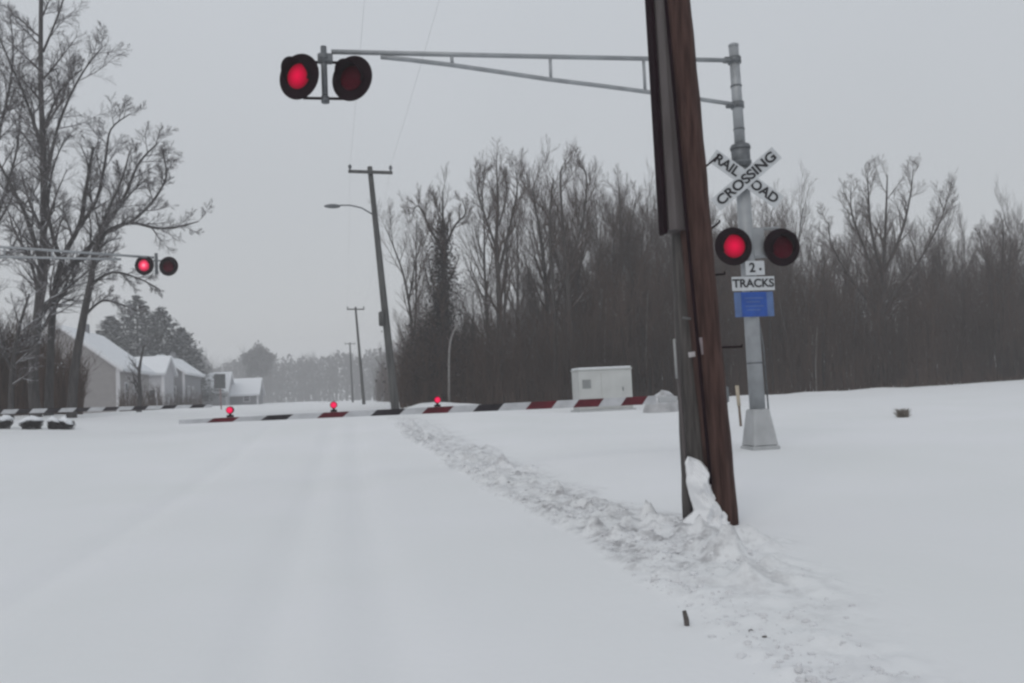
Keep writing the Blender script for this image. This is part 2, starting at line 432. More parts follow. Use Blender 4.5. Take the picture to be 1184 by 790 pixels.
# brown main shaft
a, b = onY(837, 612, YB), onY(774, -60, YB); d = (a - b).normalized(); a2 = a + d * .0
sh = MB(); pts = []; rd = []
for i in range(33):
    t = i / 32; p = a2.lerp(b, t); pts.append(L3(p)); rd.append(.128 + .018 * t + .003 * math.sin(i * 1.7))
vb = len(sh.v)
sh.tube(pts, rd, 28)
# weathered checks: push some columns of the shaft in
vs = sh.v
for i in range(33):
    for k in range(28):
        j = i * 28 + k; c = pts[i]; v = Vector(vs[j]); dep = (.86 if k in (3, 11, 20) else 1.0) * (1 + .02 * math.sin(k * 5.1 + i * .35))
        vs[j] = tuple(c + (v - c) * dep)
# broken taper of the foot: bottom ring slanted (the foot is chipped away on the left)
for k in range(28):
    v = Vector(vs[k]); off = (v.x - pts[0].x) / .128
    vs[k] = (v.x * 1.0, v.y, v.z + max(0, -off) * .30)
    v1 = Vector(vs[28 + k]); vs[28 + k] = (v1.x, v1.y, v1.z + max(0, -off) * .18)
sh.build('shaft', M['brown_pole'], lp)
# thin dark seam batten down the shaft's middle left
bt = MB(); c0, c1 = onY(822, 560, YB - .12), onY(764, -60, YB - .13)
bt.tube([L3(c0.lerp(c1, t)) for t in (0, .2, .4, .6, .8, 1)], [.016] * 6, 6)
bt.build('batten', M['black'], lp)
# weathered post left of it
post = MB(); c0, c1 = onY(810, 600, YB + .16), onY(792, 255, YB + .16)
pts = [L3(c0.lerp(c1, i / 14)) for i in range(15)]
post.tube(pts, [.158 - .002 * i + .003 * math.sin(i * 2.1) for i in range(15)], 22)
vs = post.v
for i in range(15):
    for k in range(22):
        j = i * 22 + k; c = pts[i]; v = Vector(vs[j]); vs[j] = tuple(c + (v - c) * ((.88 if k in (2, 9, 15) else 1.0) * (1 + .02 * math.sin(k * 4.1 + i * .5))))
post.build('weathered_post', M['grey_post'], lp)
# splinter board between post and shaft
sp = MB(); c0, c1 = onY(820, 520, YB - .02), onY(797, 300, YB - .02)
sp.tube([L3(c0.lerp(c1, t)) for t in (0, .3, .6, 1)], [.03, .034, .03, .02], 5, smooth=False)
sp.build('splinter', M['cover'], lp)
# grey cable cover on the upper left, ending in a square cut
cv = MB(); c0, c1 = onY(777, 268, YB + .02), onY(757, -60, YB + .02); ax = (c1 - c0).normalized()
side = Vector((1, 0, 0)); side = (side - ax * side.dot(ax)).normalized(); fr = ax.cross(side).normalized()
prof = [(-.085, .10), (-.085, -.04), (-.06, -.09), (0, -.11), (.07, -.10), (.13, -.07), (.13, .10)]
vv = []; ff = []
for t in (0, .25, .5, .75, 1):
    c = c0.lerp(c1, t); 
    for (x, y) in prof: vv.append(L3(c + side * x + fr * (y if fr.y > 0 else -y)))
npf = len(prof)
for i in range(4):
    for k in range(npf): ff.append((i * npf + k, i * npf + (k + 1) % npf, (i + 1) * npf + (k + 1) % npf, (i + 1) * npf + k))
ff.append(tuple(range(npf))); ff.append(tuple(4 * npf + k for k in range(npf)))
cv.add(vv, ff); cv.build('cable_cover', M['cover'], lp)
ed = MB(); c0, c1 = onY(770, 271, YB - .01), onY(744.5, -60, YB - .01)  # black strip painted as the shadow gap along the cover's left edge
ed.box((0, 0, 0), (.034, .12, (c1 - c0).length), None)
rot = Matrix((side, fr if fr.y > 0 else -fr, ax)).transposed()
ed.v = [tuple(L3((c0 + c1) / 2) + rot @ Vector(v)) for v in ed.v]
ed.build('shadow_gap_strip', M['black'], lp)
# conduit on the left and a whitish sleeve on it
cd = MB(); cd.tube([L3(onY(781.5, 395, YB + .03)), L3(onY(785, 440, YB + .03)), L3(onY(791, 520, YB + .05)), L3(onY(799, 592, YB + .05))], [.016, .017, .018, .020], 8)
cd.build('conduit', M['cover'], lp)
cd = MB(); cd.tube([L3(onY(779.5, 392, YB - .03)), L3(onY(782.5, 438, YB - .03))], .0125, 8); cd.build('conduit_sleeve', M['conduit'], lp)
def plate(px, py, w, h, Yp, mt_, name, tilt=0.0):
    b_ = MB(); c = L3(onY(px, py, Yp)); b_.box(c, (w, .008, h), Matrix.Rotation(tilt, 3, 'Y'), bev=.0015); b_.build(name, mt_, lp)
plate(800, 410, .062, .045, YB - .022, M['tag'], 'tag', -.1)
plate(812.5, 400, .045, .15, YB - .10, mat('worn_tag', (.24, .20, .21), .6, vary=.2), 'tag', -.1)
plate(794, 368, .08, .022, YB - .022, mat('dull_tag', (.13, .13, .13), .6, vary=.2), 'tag', .15)
# pole steps and brackets on the right side
for (px, py, qx, qy) in ((812, 196, 830, 181), (818, 268, 832, 257), (826, 318, 838, 317), (824, 402, 858, 401)):
    s_ = MB(); a, b = onY(px, py, YB), onY(qx, qy, YB - .02)
    s_.tube([L3(a), L3(a.lerp(b, .7)), L3(b), L3(b + Vector((0, 0, .022)))], [.009, .009, .010, .008], 7)
    s_.build('step_bolt', M['black'], lp)
# snow packed between post and shaft
sn = MB(); rows = [(528, 795, 800, .02), (533, 793, 814, .05), (545, 792.5, 824, .08), (560, 794, 829, .10), (575, 798, 836, .13), (590, 801, 842, .16), (606, 786, 850, .22), (622, 765, 862, .30), (640, 745, 872, .36)]
vv = []; ff = []; nn = 34; NR = 56; pys = [q_[0] for q_ in rows]
rows2 = []
for i in range(NR):
    py = 528 + (640 - 528) * i / (NR - 1); rows2.append((py,) + tuple(float(np.interp(py, pys, [q_[j] for q_ in rows])) for j in (1, 2, 3)))
rows = rows2
for (py, l_, r_, th) in rows:
    wob = 2.2 * (float(vnoise(np.array([py * .12]), np.array([1.5]), 7)[0]) - .5) * 2
    A, B = onY(l_ + wob, py, YB - .03), onY(r_ - 3 + 1.6 * wob, py, YB - .03)
    for k in range(nn):
        t = k / (nn - 1); p = A.lerp(B, t); ed_ = min(1, 4 * t, 4 * (1 - t))
        nz = float(fbm(np.array([t * 5 + 3]), np.array([py * .07]), 17, 4)[0]) * 2
        p.y -= th * math.sin(math.pi * t) ** .8 * .9 * (1 + .7 * nz) + .035 * nz * ed_; p.z += .02 * nz; vv.append(L3(p))
for i in range(len(rows) - 1):
    for k in range(nn - 1): ff.append((i * nn + k, i * nn + k + 1, (i + 1) * nn + k + 1, (i + 1) * nn + k))
nb = len(vv)   # back wall so that the drift is solid
for (py, l_, r_, th) in rows:
    A, B = onY(l_, py, YB + .10), onY(r_, py, YB + .10); vv += [L3(A), L3(B)]
for i in range(len(rows) - 1):
    ff.append((nb + 2 * i, nb + 2 * i + 2, (i + 1) * nn, i * nn)); ff.append((nb + 2 * i + 1, i * nn + nn - 1, (i + 1) * nn + nn - 1, nb + 2 * i + 3)); ff.append((nb + 2 * i, nb + 2 * i + 1, nb + 2 * i + 3, nb + 2 * i + 2))
sn.add([Vector(v) + lp_o for v in vv], ff, True)
o = sn.build('snow_drift', M['snow'])
tag(o, 'drift of snow packed against the foot of the leaning pole', kind='stuff')

# ---------------------------------------------------------------- signal lights
def signal_light(parent, c, yaw, lit, dia=.58, pitch=0.0, lm='lens_on'):
    """round flashing light facing -Y, turned by yaw; disc, visor and lens"""
    rz = Matrix.Rotation(yaw, 3, 'Z') @ Matrix.Rotation(pitch, 3, 'X'); to = rz @ Matrix.Rotation(R(90), 3, 'X')   # local z -> -Y
    r_ = dia / 2
    disc = MB(); disc.lathe([(r_ * .98, -.012), (r_, -.006), (r_, .006), (r_ * .98, .010), (r_ * .55, .012)], c, to, 32)
    disc.lathe([(.06, -.20), (.13, -.17), (.155, -.06), (.155, -.01)], c, to, 20)     # lamp housing behind
    bo = disc.build('signal_light', M['black'], parent, origin=c)
    if parent is not None: bo.location = Vector(c)
    le = MB(); le.lathe([(.188, .016), (.186, .026), (.14, .042), (.06, .052), (.002, .054)], (0, 0, 0), to, 24)
    lo = le.build('lens', M[lm] if lit else M['lens_off'], bo)
    # open-bottomed visor
    vi = MB(); vs = []; fs = []; n = 26
    for rr, side in ((.198, 0), (.208, 1)):
        for k in range(n):
            a = R(-25) + R(230) * k / (n - 1)
            le_ = .09 + .17 * max(0, math.sin(a)) ** .8
            for z in (.004, le_): vs.append(to @ Vector((rr * math.cos(a), rr * math.sin(a), z)))
    for k in range(n - 1):
        i = 2 * k; fs.append((i, i + 1, i + 3, i + 2)); j = 2 * n + i; fs.append((j, j + 2, j + 3, j + 1)); fs.append((i + 1, j + 1, j + 3, i + 3))
    fs.append((0, 2 * n, 2 * n + 1, 1)); e = 2 * n - 2; fs.append((e, e + 1, 2 * n + e + 1, 2 * n + e))
    vi.add(vs, fs, True); vi.build('visor', M['black'], bo)
    return bo

# ---------------------------------------------------------------- right cantilever mast
YM = 12.2
mb_ = onY(879, 519, YM); mt_ = onY(848, 52, YM)
mz = mb_.z
mast = empty('crossing_signal_mast', (mb_.x, YM, mz), 'grey crossing signal mast with crossbuck, flashing lights and overhead arm, right of the leaning pole', 'signal mast')
mo = Vector(mast.location)
def LM(p): return Vector(p) - mo
def onmast(py, off=0.0):
    t = (519 - py) / (519 - 52); px = 879 + (848 - 879) * t
    return onY(px + off, py, YM)
ba = MB(); c = LM(onmast(521))
hb = (onmast(474) - onmast(521)).length
ba.box(c + Vector((0, 0, .03)), (.46, .46, .10), bev=.015)
ba.box(c + Vector((0, 0, .08 + hb * .45)), (.42, .42, hb * .9), taper=.66, bev=.02)
for sx in (-1, 1):
    for sy in (-1, 1): ba.tube([c + Vector((sx * .19, sy * .19, .05)), c + Vector((sx * .19, sy * .19, .12))], .02, 6)
ba.build('base', M['casting'], mast)
ps = MB(); ps.tube([LM(onmast(480)), LM(onmast(330)), LM(onmast(188))], [.125, .118, .112], 24); ps.build('lower_pole', M['alu'], mast)
ps = MB(); ps.tube([LM(onmast(194)), LM(onmast(168))], [.150, .150], 24); ps.tube([LM(onmast(190)), LM(onmast(187))], [.165, .165], 24); ps.tube([LM(onmast(173)), LM(onmast(170))], [.165, .165], 24)
ps.build('sleeve', M['alu_dark'], mast)
ps = MB(); ps.tube([LM(onmast(170)), LM(onmast(54))], [.088, .080], 20); ps.lathe([(.085, 0), (.085, .03), (.05, .05), (.01, .055)], LM(onmast(54)), None, 20); ps.build('upper_pole', M['alu'], mast)
# arm: perpendicular to the road, towards the left
tipY = YM - .02
def onarm(px, py): return LM(onY(px, py, tipY))
ar = MB()
ar.tube([onarm(383, 60), onarm(600, 65), onarm(846, 70)], .036, 12)
low = [(440, 66), (470, 69), (520, 75), (575, 83), (635, 92), (700, 100), (760, 108), (810, 115), (850, 121)]
ar.tube([onarm(*p_) for p_ in low], .034, 12)
ar.build('arm', M['alu'], mast)
for (x0, y0, x1, y1) in ((522, 62, 523, 76), (636, 65, 637, 93), (744, 68, 746, 106)):
    s_ = MB(); s_.tube([onarm(x0, y0), onarm(x1, y1)], .026, 10); s_.build('strut', M['alu'], mast)
for py in (70, 122):
    s_ = MB(); c = LM(onmast(py)); s_.tube([c - Vector((0, 0, .05)), c + Vector((0, 0, .05))], .108, 20); s_.box(c + Vector((-.13, 0, 0)), (.12, .10, .085), bev=.01); s_.build('arm_clamp', M['alu_dark'], mast)
# lights at the arm's end
s_ = MB(); s_.tube([onarm(374, 54), onarm(376, 118)], .045, 14); s_.lathe([(.05, 0), (.085, .04), (.085, .10), (.05, .14), (.02, .17)], onarm(374.5, 72), None, 14); s_.tube([onarm(376, 112), onarm(376.3, 119)], .06, 14)
s_.box(onarm(376, 68), (.22, .12, .14), bev=.02)
s_.build('light_bracket', M['alu_dark'], mast)
for py in (69, 111):
    s_ = MB(); s_.tube([onarm(350, py) + Vector((0, .09, 0)), onarm(403, py + 1) + Vector((0, .09, 0))], .022, 8); s_.build('crossbar', M['black'], mast)
signal_light(mast, onarm(346, 90) + Vector((0, -.04, 0)), R(-32), True, .68, lm='lens_on')
signal_light(mast, onarm(407, 92) + Vector((0, -.04, 0)), R(-32), False, .68)
cdm = MB(); cdm.tube([LM(onmast(476, 9)) + Vector((.02, -.06, 0)), LM(onmast(400, 8)) + Vector((.02, -.06, 0)), LM(onmast(372, 6)) + Vector((.0, -.06, 0))], .014, 8); cdm.build('conduit', M['alu_dark'], mast)
for py in (150, 100, 420):
    bd = MB(); c = LM(onmast(py)); rr_ = .122 if py > 300 else .09; bd.tube([c - Vector((0, 0, .012)), c + Vector((0, 0, .012))], rr_ + .004, 20); bd.build('band', M['alu_dark'], mast)
# crossbuck
cb = onY(862.5, 207, YM - .17); face = Matrix.Rotation(R(-12), 3, 'Z')
for k, (ang, txt, n) in enumerate(((R(-38.5), 'RAIL  ROAD', 0), (R(38), 'CROSSING', 1))):
    rot = face @ Matrix.Rotation(-ang, 3, 'Y'); bl = MB()
    c = LM(cb) + Vector((0, -.012 * n, 0))
    bl.box((0, 0, 0), (1.32, .009, .245), None, bev=.002); bl.v = [tuple(rot @ Vector(v)) for v in bl.v]
    bo = bl.build('crossbuck_blade', M['sign_white'], mast); bo.location = c
    me = text_mesh(txt, .21 if n else .21); me.materials.clear(); me.materials.append(M['sign_black'])
    w = max(v.co.x for v in me.vertices) - min(v.co.x for v in me.vertices)
    to = rot @ Matrix.Rotation(R(90), 3, 'X')
    for v in me.vertices: v.co = to @ Vector((v.co.x * 1.2 / w, v.co.y * 1.05, v.co.z))
    t_ = bpy.data.objects.new('lettering', me); COL.objects.link(t_); t_.parent = bo; t_.location = (0, -.0085, 0)
s_ = MB(); s_.box(LM(cb) + Vector((0, .09, 0)), (.10, .16, .14), bev=.01); s_.build('crossbuck_bracket', M['alu_dark'], mast)
# mast lights
c1, c2 = LM(onY(848, 285, YM - .16)), LM(onY(904, 286, YM - .16))
s_ = MB(); s_.tube([LM(onY(852, 266, YM - .02)), LM(onY(900, 264, YM - .02))], .024, 10); s_.tube([LM(onY(852, 297, YM - .02)), LM(onY(900, 297, YM - .02))], .02, 10); s_.box(LM(onY(873, 282, YM - .0)), (.27, .16, .46), bev=.02)
s_.build('crossarm', M['alu'], mast)
signal_light(mast, c1, R(-5), True, .62)
signal_light(mast, c2, R(-3), False, .62)
def sign(px, py, w, h, m1, name, dy=.17):
    b_ = MB(); c = LM(onY(px, py, YM - dy)); b_.box((0, 0, 0), (w, .006, h), None, bev=.0015); o = b_.build(name, m1, mast); o.location = c; return o
def letter(parent, txt, size, dx, dz, wscale=1.0, mt=None, name='lettering'):
    me = text_mesh(txt, size); me.materials.clear(); me.materials.append(mt or M['sign_black'])
    to = Matrix.Rotation(R(90), 3, 'X')
    for v in me.vertices: v.co = to @ Vector((v.co.x * wscale, v.co.y, v.co.z))
    t_ = bpy.data.objects.new(name, me); COL.objects.link(t_); t_.parent = parent; t_.location = (dx, -.006, dz)
o = sign(873, 310, .33, .23, M['sign_white'], 'track_count_plate'); letter(o, '2', .21, -.05, 0)
dt = MB(); dt.lathe([(.022, -.002), (.022, .002)], (.09, -.006, -.02), Matrix.Rotation(R(90), 3, 'X'), 12); dt.build('bolt', M['sign_black'], o)
o = sign(871, 328, .74, .225, M['sign_white'], 'tracks_plate'); letter(o, 'TRACKS', .185, 0, 0, 1.05)
o = sign(872, 352, .68, .40, M['sign_blue_pale'], 'emergency_notice_plate', .165)
b_ = MB(); b_.box((0, -.006, 0), (.44, .004, .395)); b_.build('blue_panel', M['sign_blue'], o)
for i_, z_ in enumerate((.10, .04, -.03, -.09)):
    b_ = MB(); b_.box((-.02 * (i_ % 2), -.009, z_), (.32 - .08 * (i_ % 2), .002, .014))
    b_.build('faded_line', M['sign_blue_pale'], o)
s_ = MB(); s_.tube([LM(onmast(330)) + Vector((0, -.14, 0)), LM(onmast(336)) + Vector((0, -.14, 0))], .03, 10); s_.box(LM(onmast(345)) + Vector((0, -.135, 0)), (.12, .04, .5), bev=.005); s_.build('sign_bracket', M['alu_dark'], mast)

# ---------------------------------------------------------------- crossing gates
def gate(name, label, x_tip, z_tip, x_piv, z_piv, Yg, lamps, stripes, h0, h1, housing_side, lampm, group):
    """arm lies along X at distance Yg; stripes is a list of (x0, x1, material index)"""
    gx = x_piv + housing_side * .35
    gt = empty(name, (gx, Yg + .25, gz(gx, Yg)), label, 'crossing gate', group); go = Vector(gt.location)
    am = MB()
    def zc(x): t = (x - x_tip) / (x_piv - x_tip); return z_tip + (z_piv - z_tip) * t
    def hh(x): t = (x - x_tip) / (x_piv - x_tip); return h0 + (h1 - h0) * t
    edges = sorted({e for s_ in stripes for e in s_[:2]} | {min(x_tip, x_piv), max(x_tip, x_piv)})
    for a, b in zip(edges[:-1], edges[1:]):
        mid = (a + b) / 2; mi_ = 0
        for s_ in stripes:
            if s_[0] <= mid <= s_[1]: mi_ = s_[2]
        am.cur = mi_; sl = .05
        def sh_(x, up): return x + (sl * up if min(x_tip, x_piv) < x < max(x_tip, x_piv) else 0)
        vs = []
        for x in (a, b):
            for yy in (-.02, .02):
                vs += [(sh_(x, -1), Yg + yy, zc(x) - hh(x) / 2), (sh_(x, 1), Yg + yy, zc(x) + hh(x) / 2)]
        # a: 0 1 (front), 2 3 (back); b: 4 5 front, 6 7 back
        fs = [(0, 4, 5, 1), (2, 3, 7, 6), (1, 5, 7, 3), (0, 2, 6, 4)]
        if a == edges[0]: fs.append((0, 1, 3, 2))
        if b == edges[-1]: fs.append((4, 6, 7, 5))
        am.add([Vector(v) - go for v in vs], fs)
    am.build('arm', [M['gate_white'], M['gate_red'], M['gate_dark']], gt)
    # snow along the arm's top
    for x in lamps:
        lb = MB(); c = Vector((x, Yg, zc(x) + hh(x) / 2 + .005)) - go
        lb.box(c + Vector((0, 0, .012)), (.09, .06, .03), bev=.004); lb.tube([c + Vector((0, 0, .02)), c + Vector((0, 0, .05))], .018, 8)
        lb.lathe([(.045, -.05), (.052, -.03), (.052, .03), (.045, .05)], c + Vector((0, 0, .095)), Matrix.Rotation(R(90), 3, 'X'), 16)
        lo = lb.build('lamp', M['black'], gt)
        le = MB(); le.lathe([(.043, 0), (.040, .012), (.02, .02), (.003, .022)], (0, 0, 0), Matrix.Rotation(R(90), 3, 'X'), 16)
        q_ = le.build('lens', lampm, lo); q_.location = c + Vector((0, -.0505, .095))
    # pivot bracket, counterweight and mechanism housing
    s = housing_side
    br = MB(); br.box(Vector((x_piv + s * .20, Yg, zc(x_piv))) - go, (.30, .06, .09), bev=.01); br.build('arm_bracket', M['casting'], gt)
    hs = MB(); zc_ = zc(x_piv)
    hs.box(Vector((x_piv + s * .85, Yg + .28, zc_ + .02)) - go, (.42, .36, .62), bev=.04); hs.tube([Vector((x_piv + s * .85, Yg - .04, zc_ + .02)) - go, Vector((x_piv + s * .85, Yg + .12, zc_ + .02)) - go], .11, 16)
    hs.build('mechanism_housing', M['casting'], gt)
    zz = gz(x_piv + s * .85, Yg)
    pp = MB(); pp.tube([Vector((x_piv + s * .85, Yg + .28, zz - .1)) - go, Vector((x_piv + s * .85, Yg + .28, zc_ - .25)) - go], .075, 14); pp.box(Vector((x_piv + s * .85, Yg + .28, zz + .03)) - go, (.36, .36, .12), taper=.8, bev=.01); pp.build('post', M['alu'], gt)
    cw = MB(); cw.box(Vector((x_piv + s * .82, Yg + .0, zc_ + .03)) - go, (.80, .06, .07), bev=.01); cw.box(Vector((x_piv + s * 1.12, Yg + .0, zc_ + .03)) - go, (.16, .12, .26), bev=.02); cw.build('counterweight', M['alu_dark'], gt)
    return gt
YG = 12.0
tipp, piv = onY(207, 488, YG), onY(758, 462.5, YG)
def gx(px): return onY(px, 475, YG).x
stripes = [(gx(a), gx(b), k) for a, b, k in ((243, 273, 1), (305, 335, 2), (370, 400, 1), (432, 465, 2), (491, 521, 1), (550, 579, 2), (611, 641, 1), (666, 695, 1), (721, 746, 1))]
gate('crossing_gate', 'lowered red and white striped gate arm across the near side of the crossing', tipp.x, tipp.z, piv.x, piv.z, YG,
     [gx(266), gx(386), gx(506)], stripes, .055, .13, 1, M['gate_lamp'], 'lowered crossing gates')
YG2 = 24.0
tipp, piv = onY(245, 469.5, YG2), onY(-130, 480, YG2)
def gx2(px): return onY(px, 474, YG2).x
stripes = [(gx2(95 + 33.5 * k - 8), gx2(95 + 33.5 * k + 8), 2) for k in range(-6, 5)]
gate('crossing_gate', 'distant lowered dark striped gate arm on the left, in front of the houses', tipp.x, tipp.z, piv.x, piv.z, YG2, [], stripes, .085, .13, -1, M['gate_lamp'], 'lowered crossing gates')

# ---------------------------------------------------------------- left cantilever
YL = 27.5
lb_ = footpx(-78, YL)
lm = empty('crossing_signal_mast', lb_, 'distant crossing signal arm with two round lights before the bare trees on the left', 'signal mast')
lo_ = Vector(lm.location)
def LL(p): return Vector(p) - lo_
tl, tr = onY(0, 285.5, YL), onY(178, 298, YL)
dirx = (tl - tr).normalized()
topz = tl + dirx * (abs(lb_.x - tl.x) / abs(dirx.x))
ps = MB(); ps.tube([LL(lb_), LL(Vector((lb_.x, YL, topz.z + .35)))], [.14, .10], 18); ps.build('pole', M['alu'], lm)
ps = MB(); ps.box(Vector((0, 0, .2)), (.46, .46, .45), taper=.65, bev=.02); ps.build('base', M['casting'], lm)
ar = MB(); ar.tube([LL(topz), LL(tl), LL(tr)], .04, 10)
ar.tube([LL(Vector((lb_.x, YL, topz.z - .75))), LL(onY(0, 297, YL)), LL(onY(90, 299, YL)), LL(onY(140, 300, YL))], .036, 10)
ar.build('arm', M['alu'], lm)
for px, a_, b_ in ((60, 290, 298), (5, 286, 297)):
    s_ = MB(); s_.tube([LL(onY(px, a_, YL)), LL(onY(px, b_, YL))], .028, 8); s_.build('strut', M['alu'], lm)
s_ = MB(); s_.tube([LL(onY(180.5, 293, YL)), LL(onY(181, 317, YL))], .05, 12); s_.tube([LL(onY(168, 301, YL) + Vector((0, .1, 0))), LL(onY(194, 301, YL) + Vector((0, .1, 0)))], .024, 8); s_.build('light_bracket', M['alu_dark'], lm)
signal_light(lm, LL(onY(167, 307, YL)), R(-14), True, .62, lm='lens_far')
signal_light(lm, LL(onY(195, 308, YL)), R(-14), False, .62)

# ---------------------------------------------------------------- utility poles along the road
def utility_pole(base, top, label, lamp=None, insul=True, arm_w=1.75, r_=.17, extra=None):
    t = empty('utility_pole', base, label, 'utility pole', 'utility poles along the road'); o = Vector(base)
    s_ = MB(); A, B = Vector((0, 0, -.3)), top - o
    s_.tube([A.lerp(B, i / 8) for i in range(9)], [r_ - .07 * i / 8 for i in range(9)], 12); s_.build('shaft', M['far_pole'], t)
    c = A.lerp(B, .975)
    s_ = MB(); s_.box(c + Vector((0, -.14, 0)), (arm_w, .10, .12), Matrix.Rotation(R(1.5), 3, 'Y'), bev=.01); s_.build('crossarm', M['far_pole'], t)
    for k in ((-.46, .46, 0) if insul else (-.46, .46)):
        if k == 0: continue
        i_ = MB(); i_.lathe([(.03, 0), (.03, .08), (.07, .09), (.055, .14), (.075, .15), (.05, .22), (.02, .24)], c + Vector((k * arm_w, -.14, .05 - k * .03)), None, 10); i_.build('insulator', M['alu_dark'], t)
    return t, c
pole_info = []
Y1 = 33.0
b1 = footpx(458, Y1); t1 = onY(427.5, 193, Y1)
p1, c1_ = utility_pole(b1, t1, 'nearest utility pole in the distance, with crossarm and a street lamp arm')
pole_info.append((b1 + c1_))
o = b1
s_ = MB(); A_, B_ = onY(431, 248, Y1), onY(393, 237.5, Y1)
s_.tube([A_ - o, onY(418, 240.5, Y1) - o, onY(405, 237.5, Y1) - o, B_ - o], .03, 8); s_.build('lamp_arm', M['alu_dark'], p1)
s_ = MB(); c = onY(384, 238.5, Y1) - o
s_.lathe([(.02, -.32), (.09, -.25), (.15, -.08), (.155, .12), (.10, .27), (.03, .32)], c, Matrix.Rotation(R(90), 3, 'Y'), 14, sx=.55, sy=1); s_.build('lamp_head', M['alu_dark'], p1)
s_ = MB(); c = onY(441, 368, Y1 - .2) - o; s_.lathe([(.06, -.32), (.11, -.28), (.11, .22), (.05, .27)], c, None, 12); s_.build('meter_can', M['far_pole'], p1)
Y2 = 82.0
b2 = footpx(421, Y2); t2 = onY(411, 355, Y2)
p2, c2_ = utility_pole(b2, t2, 'middle utility pole of the row, smaller and greyer, beyond the lamp pole', arm_w=1.7); pole_info.append(b2 + c2_)
Y3 = 135.0
b3 = footpx(408, Y3); t3 = onY(404.5, 396, Y3)
p3, c3_ = utility_pole(b3, t3, 'farthest utility pole of the row, fading into the haze', arm_w=1.7, r_=.18); pole_info.append(b3 + c3_)
b0 = Vector((b1.x + .3, -17, 0)); t0_ = Vector((b1.x - .1, -17, t1.z - .3))
p0, c0_ = utility_pole(b0, t0_, 'utility pole of the roadside row standing behind the viewpoint'); pole_info.insert(0, b0 + c0_)
for k, (off, nm) in enumerate(((-.8, 'left wire strung overhead from crossarm to crossarm of the roadside poles'), (.8, 'right wire strung overhead from crossarm to crossarm of the roadside poles'))):
    w_ = MB(); pts = []
    for A_, B_ in zip(pole_info[:-1], pole_info[1:]):
        for i in range(13):
            t = i / 12; p = A_.lerp(B_, t); p = p + Vector((off, -.14, .25 - 1.0 * 4 * t * (1 - t) * .7)); pts.append(p)
    w_.tube(pts, .0022, 5, smooth=True); tag(w_.build('overhead_wire', M['wire']), nm, 'wire', 'overhead wires')

# ---------------------------------------------------------------- trees
def grow(mt, mc, start, d, length, rad, level, maxl, rnd, P):
    """one limb and what grows from it; level 0 goes into the trunk mesh"""
    nseg = (10, 6, 4, 3, 2)[min(level, 4)]; sides = (8, 5, 4, 3, 3)[min(level, 4)]
    pts = [Vector(start)]; rr = [rad]; d = d.normalized(); dirs = [d.copy()]
    for i in range(nseg):
        w = P['wander'] * (1 + level * .4)
        d = (d + Vector((rnd.gauss(0, w), rnd.gauss(0, w), rnd.gauss(0, w) * .6 + P['up'] * (0 if level == 0 else 1)))).normalized()
        pts.append(pts[-1] + d * (length / nseg)); rr.append(max(.0045, rad * (1 - .82 * (i + 1) / nseg))); dirs.append(d.copy())
    (mt if level == 0 else mc).tube(pts, rr, sides, caps=False, smooth=level < 2)
    kids(mt, mc, pts, rr, length, level, maxl, rnd, P)
def kids(mt, mc, pts, rr, length, level, maxl, rnd, P, n=None, t0=None):
    if level >= maxl: return
    n = n or P['n'][level]; t0 = P['t0'][min(level, len(P['t0']) - 1)] if t0 is None else t0
    for k in range(n):
        t = t0 + (1 - t0) * ((k + rnd.random()) / n); f = t * (len(pts) - 1); i = min(int(f), len(pts) - 2)
        p = pts[i].lerp(pts[i + 1], f - i); dd = (pts[i + 1] - pts[i]).normalized()
        az = rnd.random() * 6.283; ang = R(P['ang'][level] + rnd.gauss(0, 9))
        o_ = dd.orthogonal().normalized(); o2 = dd.cross(o_); side = o_ * math.cos(az) + o2 * math.sin(az)
        nd = dd * math.cos(ang) + side * math.sin(ang)
        ln = length * P['ratio'][level] * (1 - P['shrink'] * (t - t0) / (1 - t0)) * rnd.uniform(.7, 1.15)
        r_ = (rr[i] + (rr[i + 1] - rr[i]) * (f - i)) * .55
        grow(mt, mc, p, nd, ln, max(.0065, r_), level + 1, maxl, rnd, P)

PF = dict(wander=.05, up=.13, n=(20, 10, 8, 3), t0=(.30, .15, .12), ang=(36, 36, 32, 34), ratio=(.36, .54, .60, .45), shrink=.5)
PS = dict(wander=.06, up=.18, n=(13, 8, 6), t0=(.45, .25, .2), ang=(26, 32, 32), ratio=(.34, .55, .6), shrink=.4)
def proto(h, r_, seed, P, maxl, tm, cm, name='bare_tree'):
    rnd = random.Random(seed); t, c = MB(), MB()
    grow(t, c, (0, 0, -.3), Vector((rnd.gauss(0, .03), rnd.gauss(0, .03), 1)), h, r_, 0, maxl, rnd, P)
    e = bpy.data.objects.new(name, None); COL.objects.link(e); t.build('trunk', tm, e); c.build('crown', cm, e)
    return e
protos = []
for s_ in range(5): protos.append(proto(12, .17, 100 + s_, PF, 3, M['bark2'], M['twig2']))
for s_ in range(5): protos.append(proto(12, .13, 200 + s_, PS, 3, M['bark'], M['twig2']))
def prof_top(px):     # photo row of the wood's skyline at a column
    return float(np.interp(px, [430, 450, 480, 505, 530, 560, 580, 610, 640, 665, 690, 720, 750, 800, 860, 900, 950, 985, 1010, 1040, 1075, 1100, 1130, 1160, 1200, 1300],
                           [330, 262, 225, 200, 235, 185, 170, 185, 180, 170, 205, 190, 205, 220, 235, 245, 250, 262, 265, 265, 255, 240, 255, 245, 250, 255]))
def mass_top(px):     # where the dense part of the wood ends
    return float(np.interp(px, [440, 450, 480, 500, 540, 560, 600, 640, 670, 700, 740, 800, 860, 900, 950, 1000, 1080, 1130, 1184, 1300],
                           [400, 385, 365, 350, 365, 335, 330, 325, 305, 255, 250, 255, 262, 262, 285, 300, 275, 290, 275, 270]))
rw = random.Random(77)
GW = 'bare trees of the wood on the right'
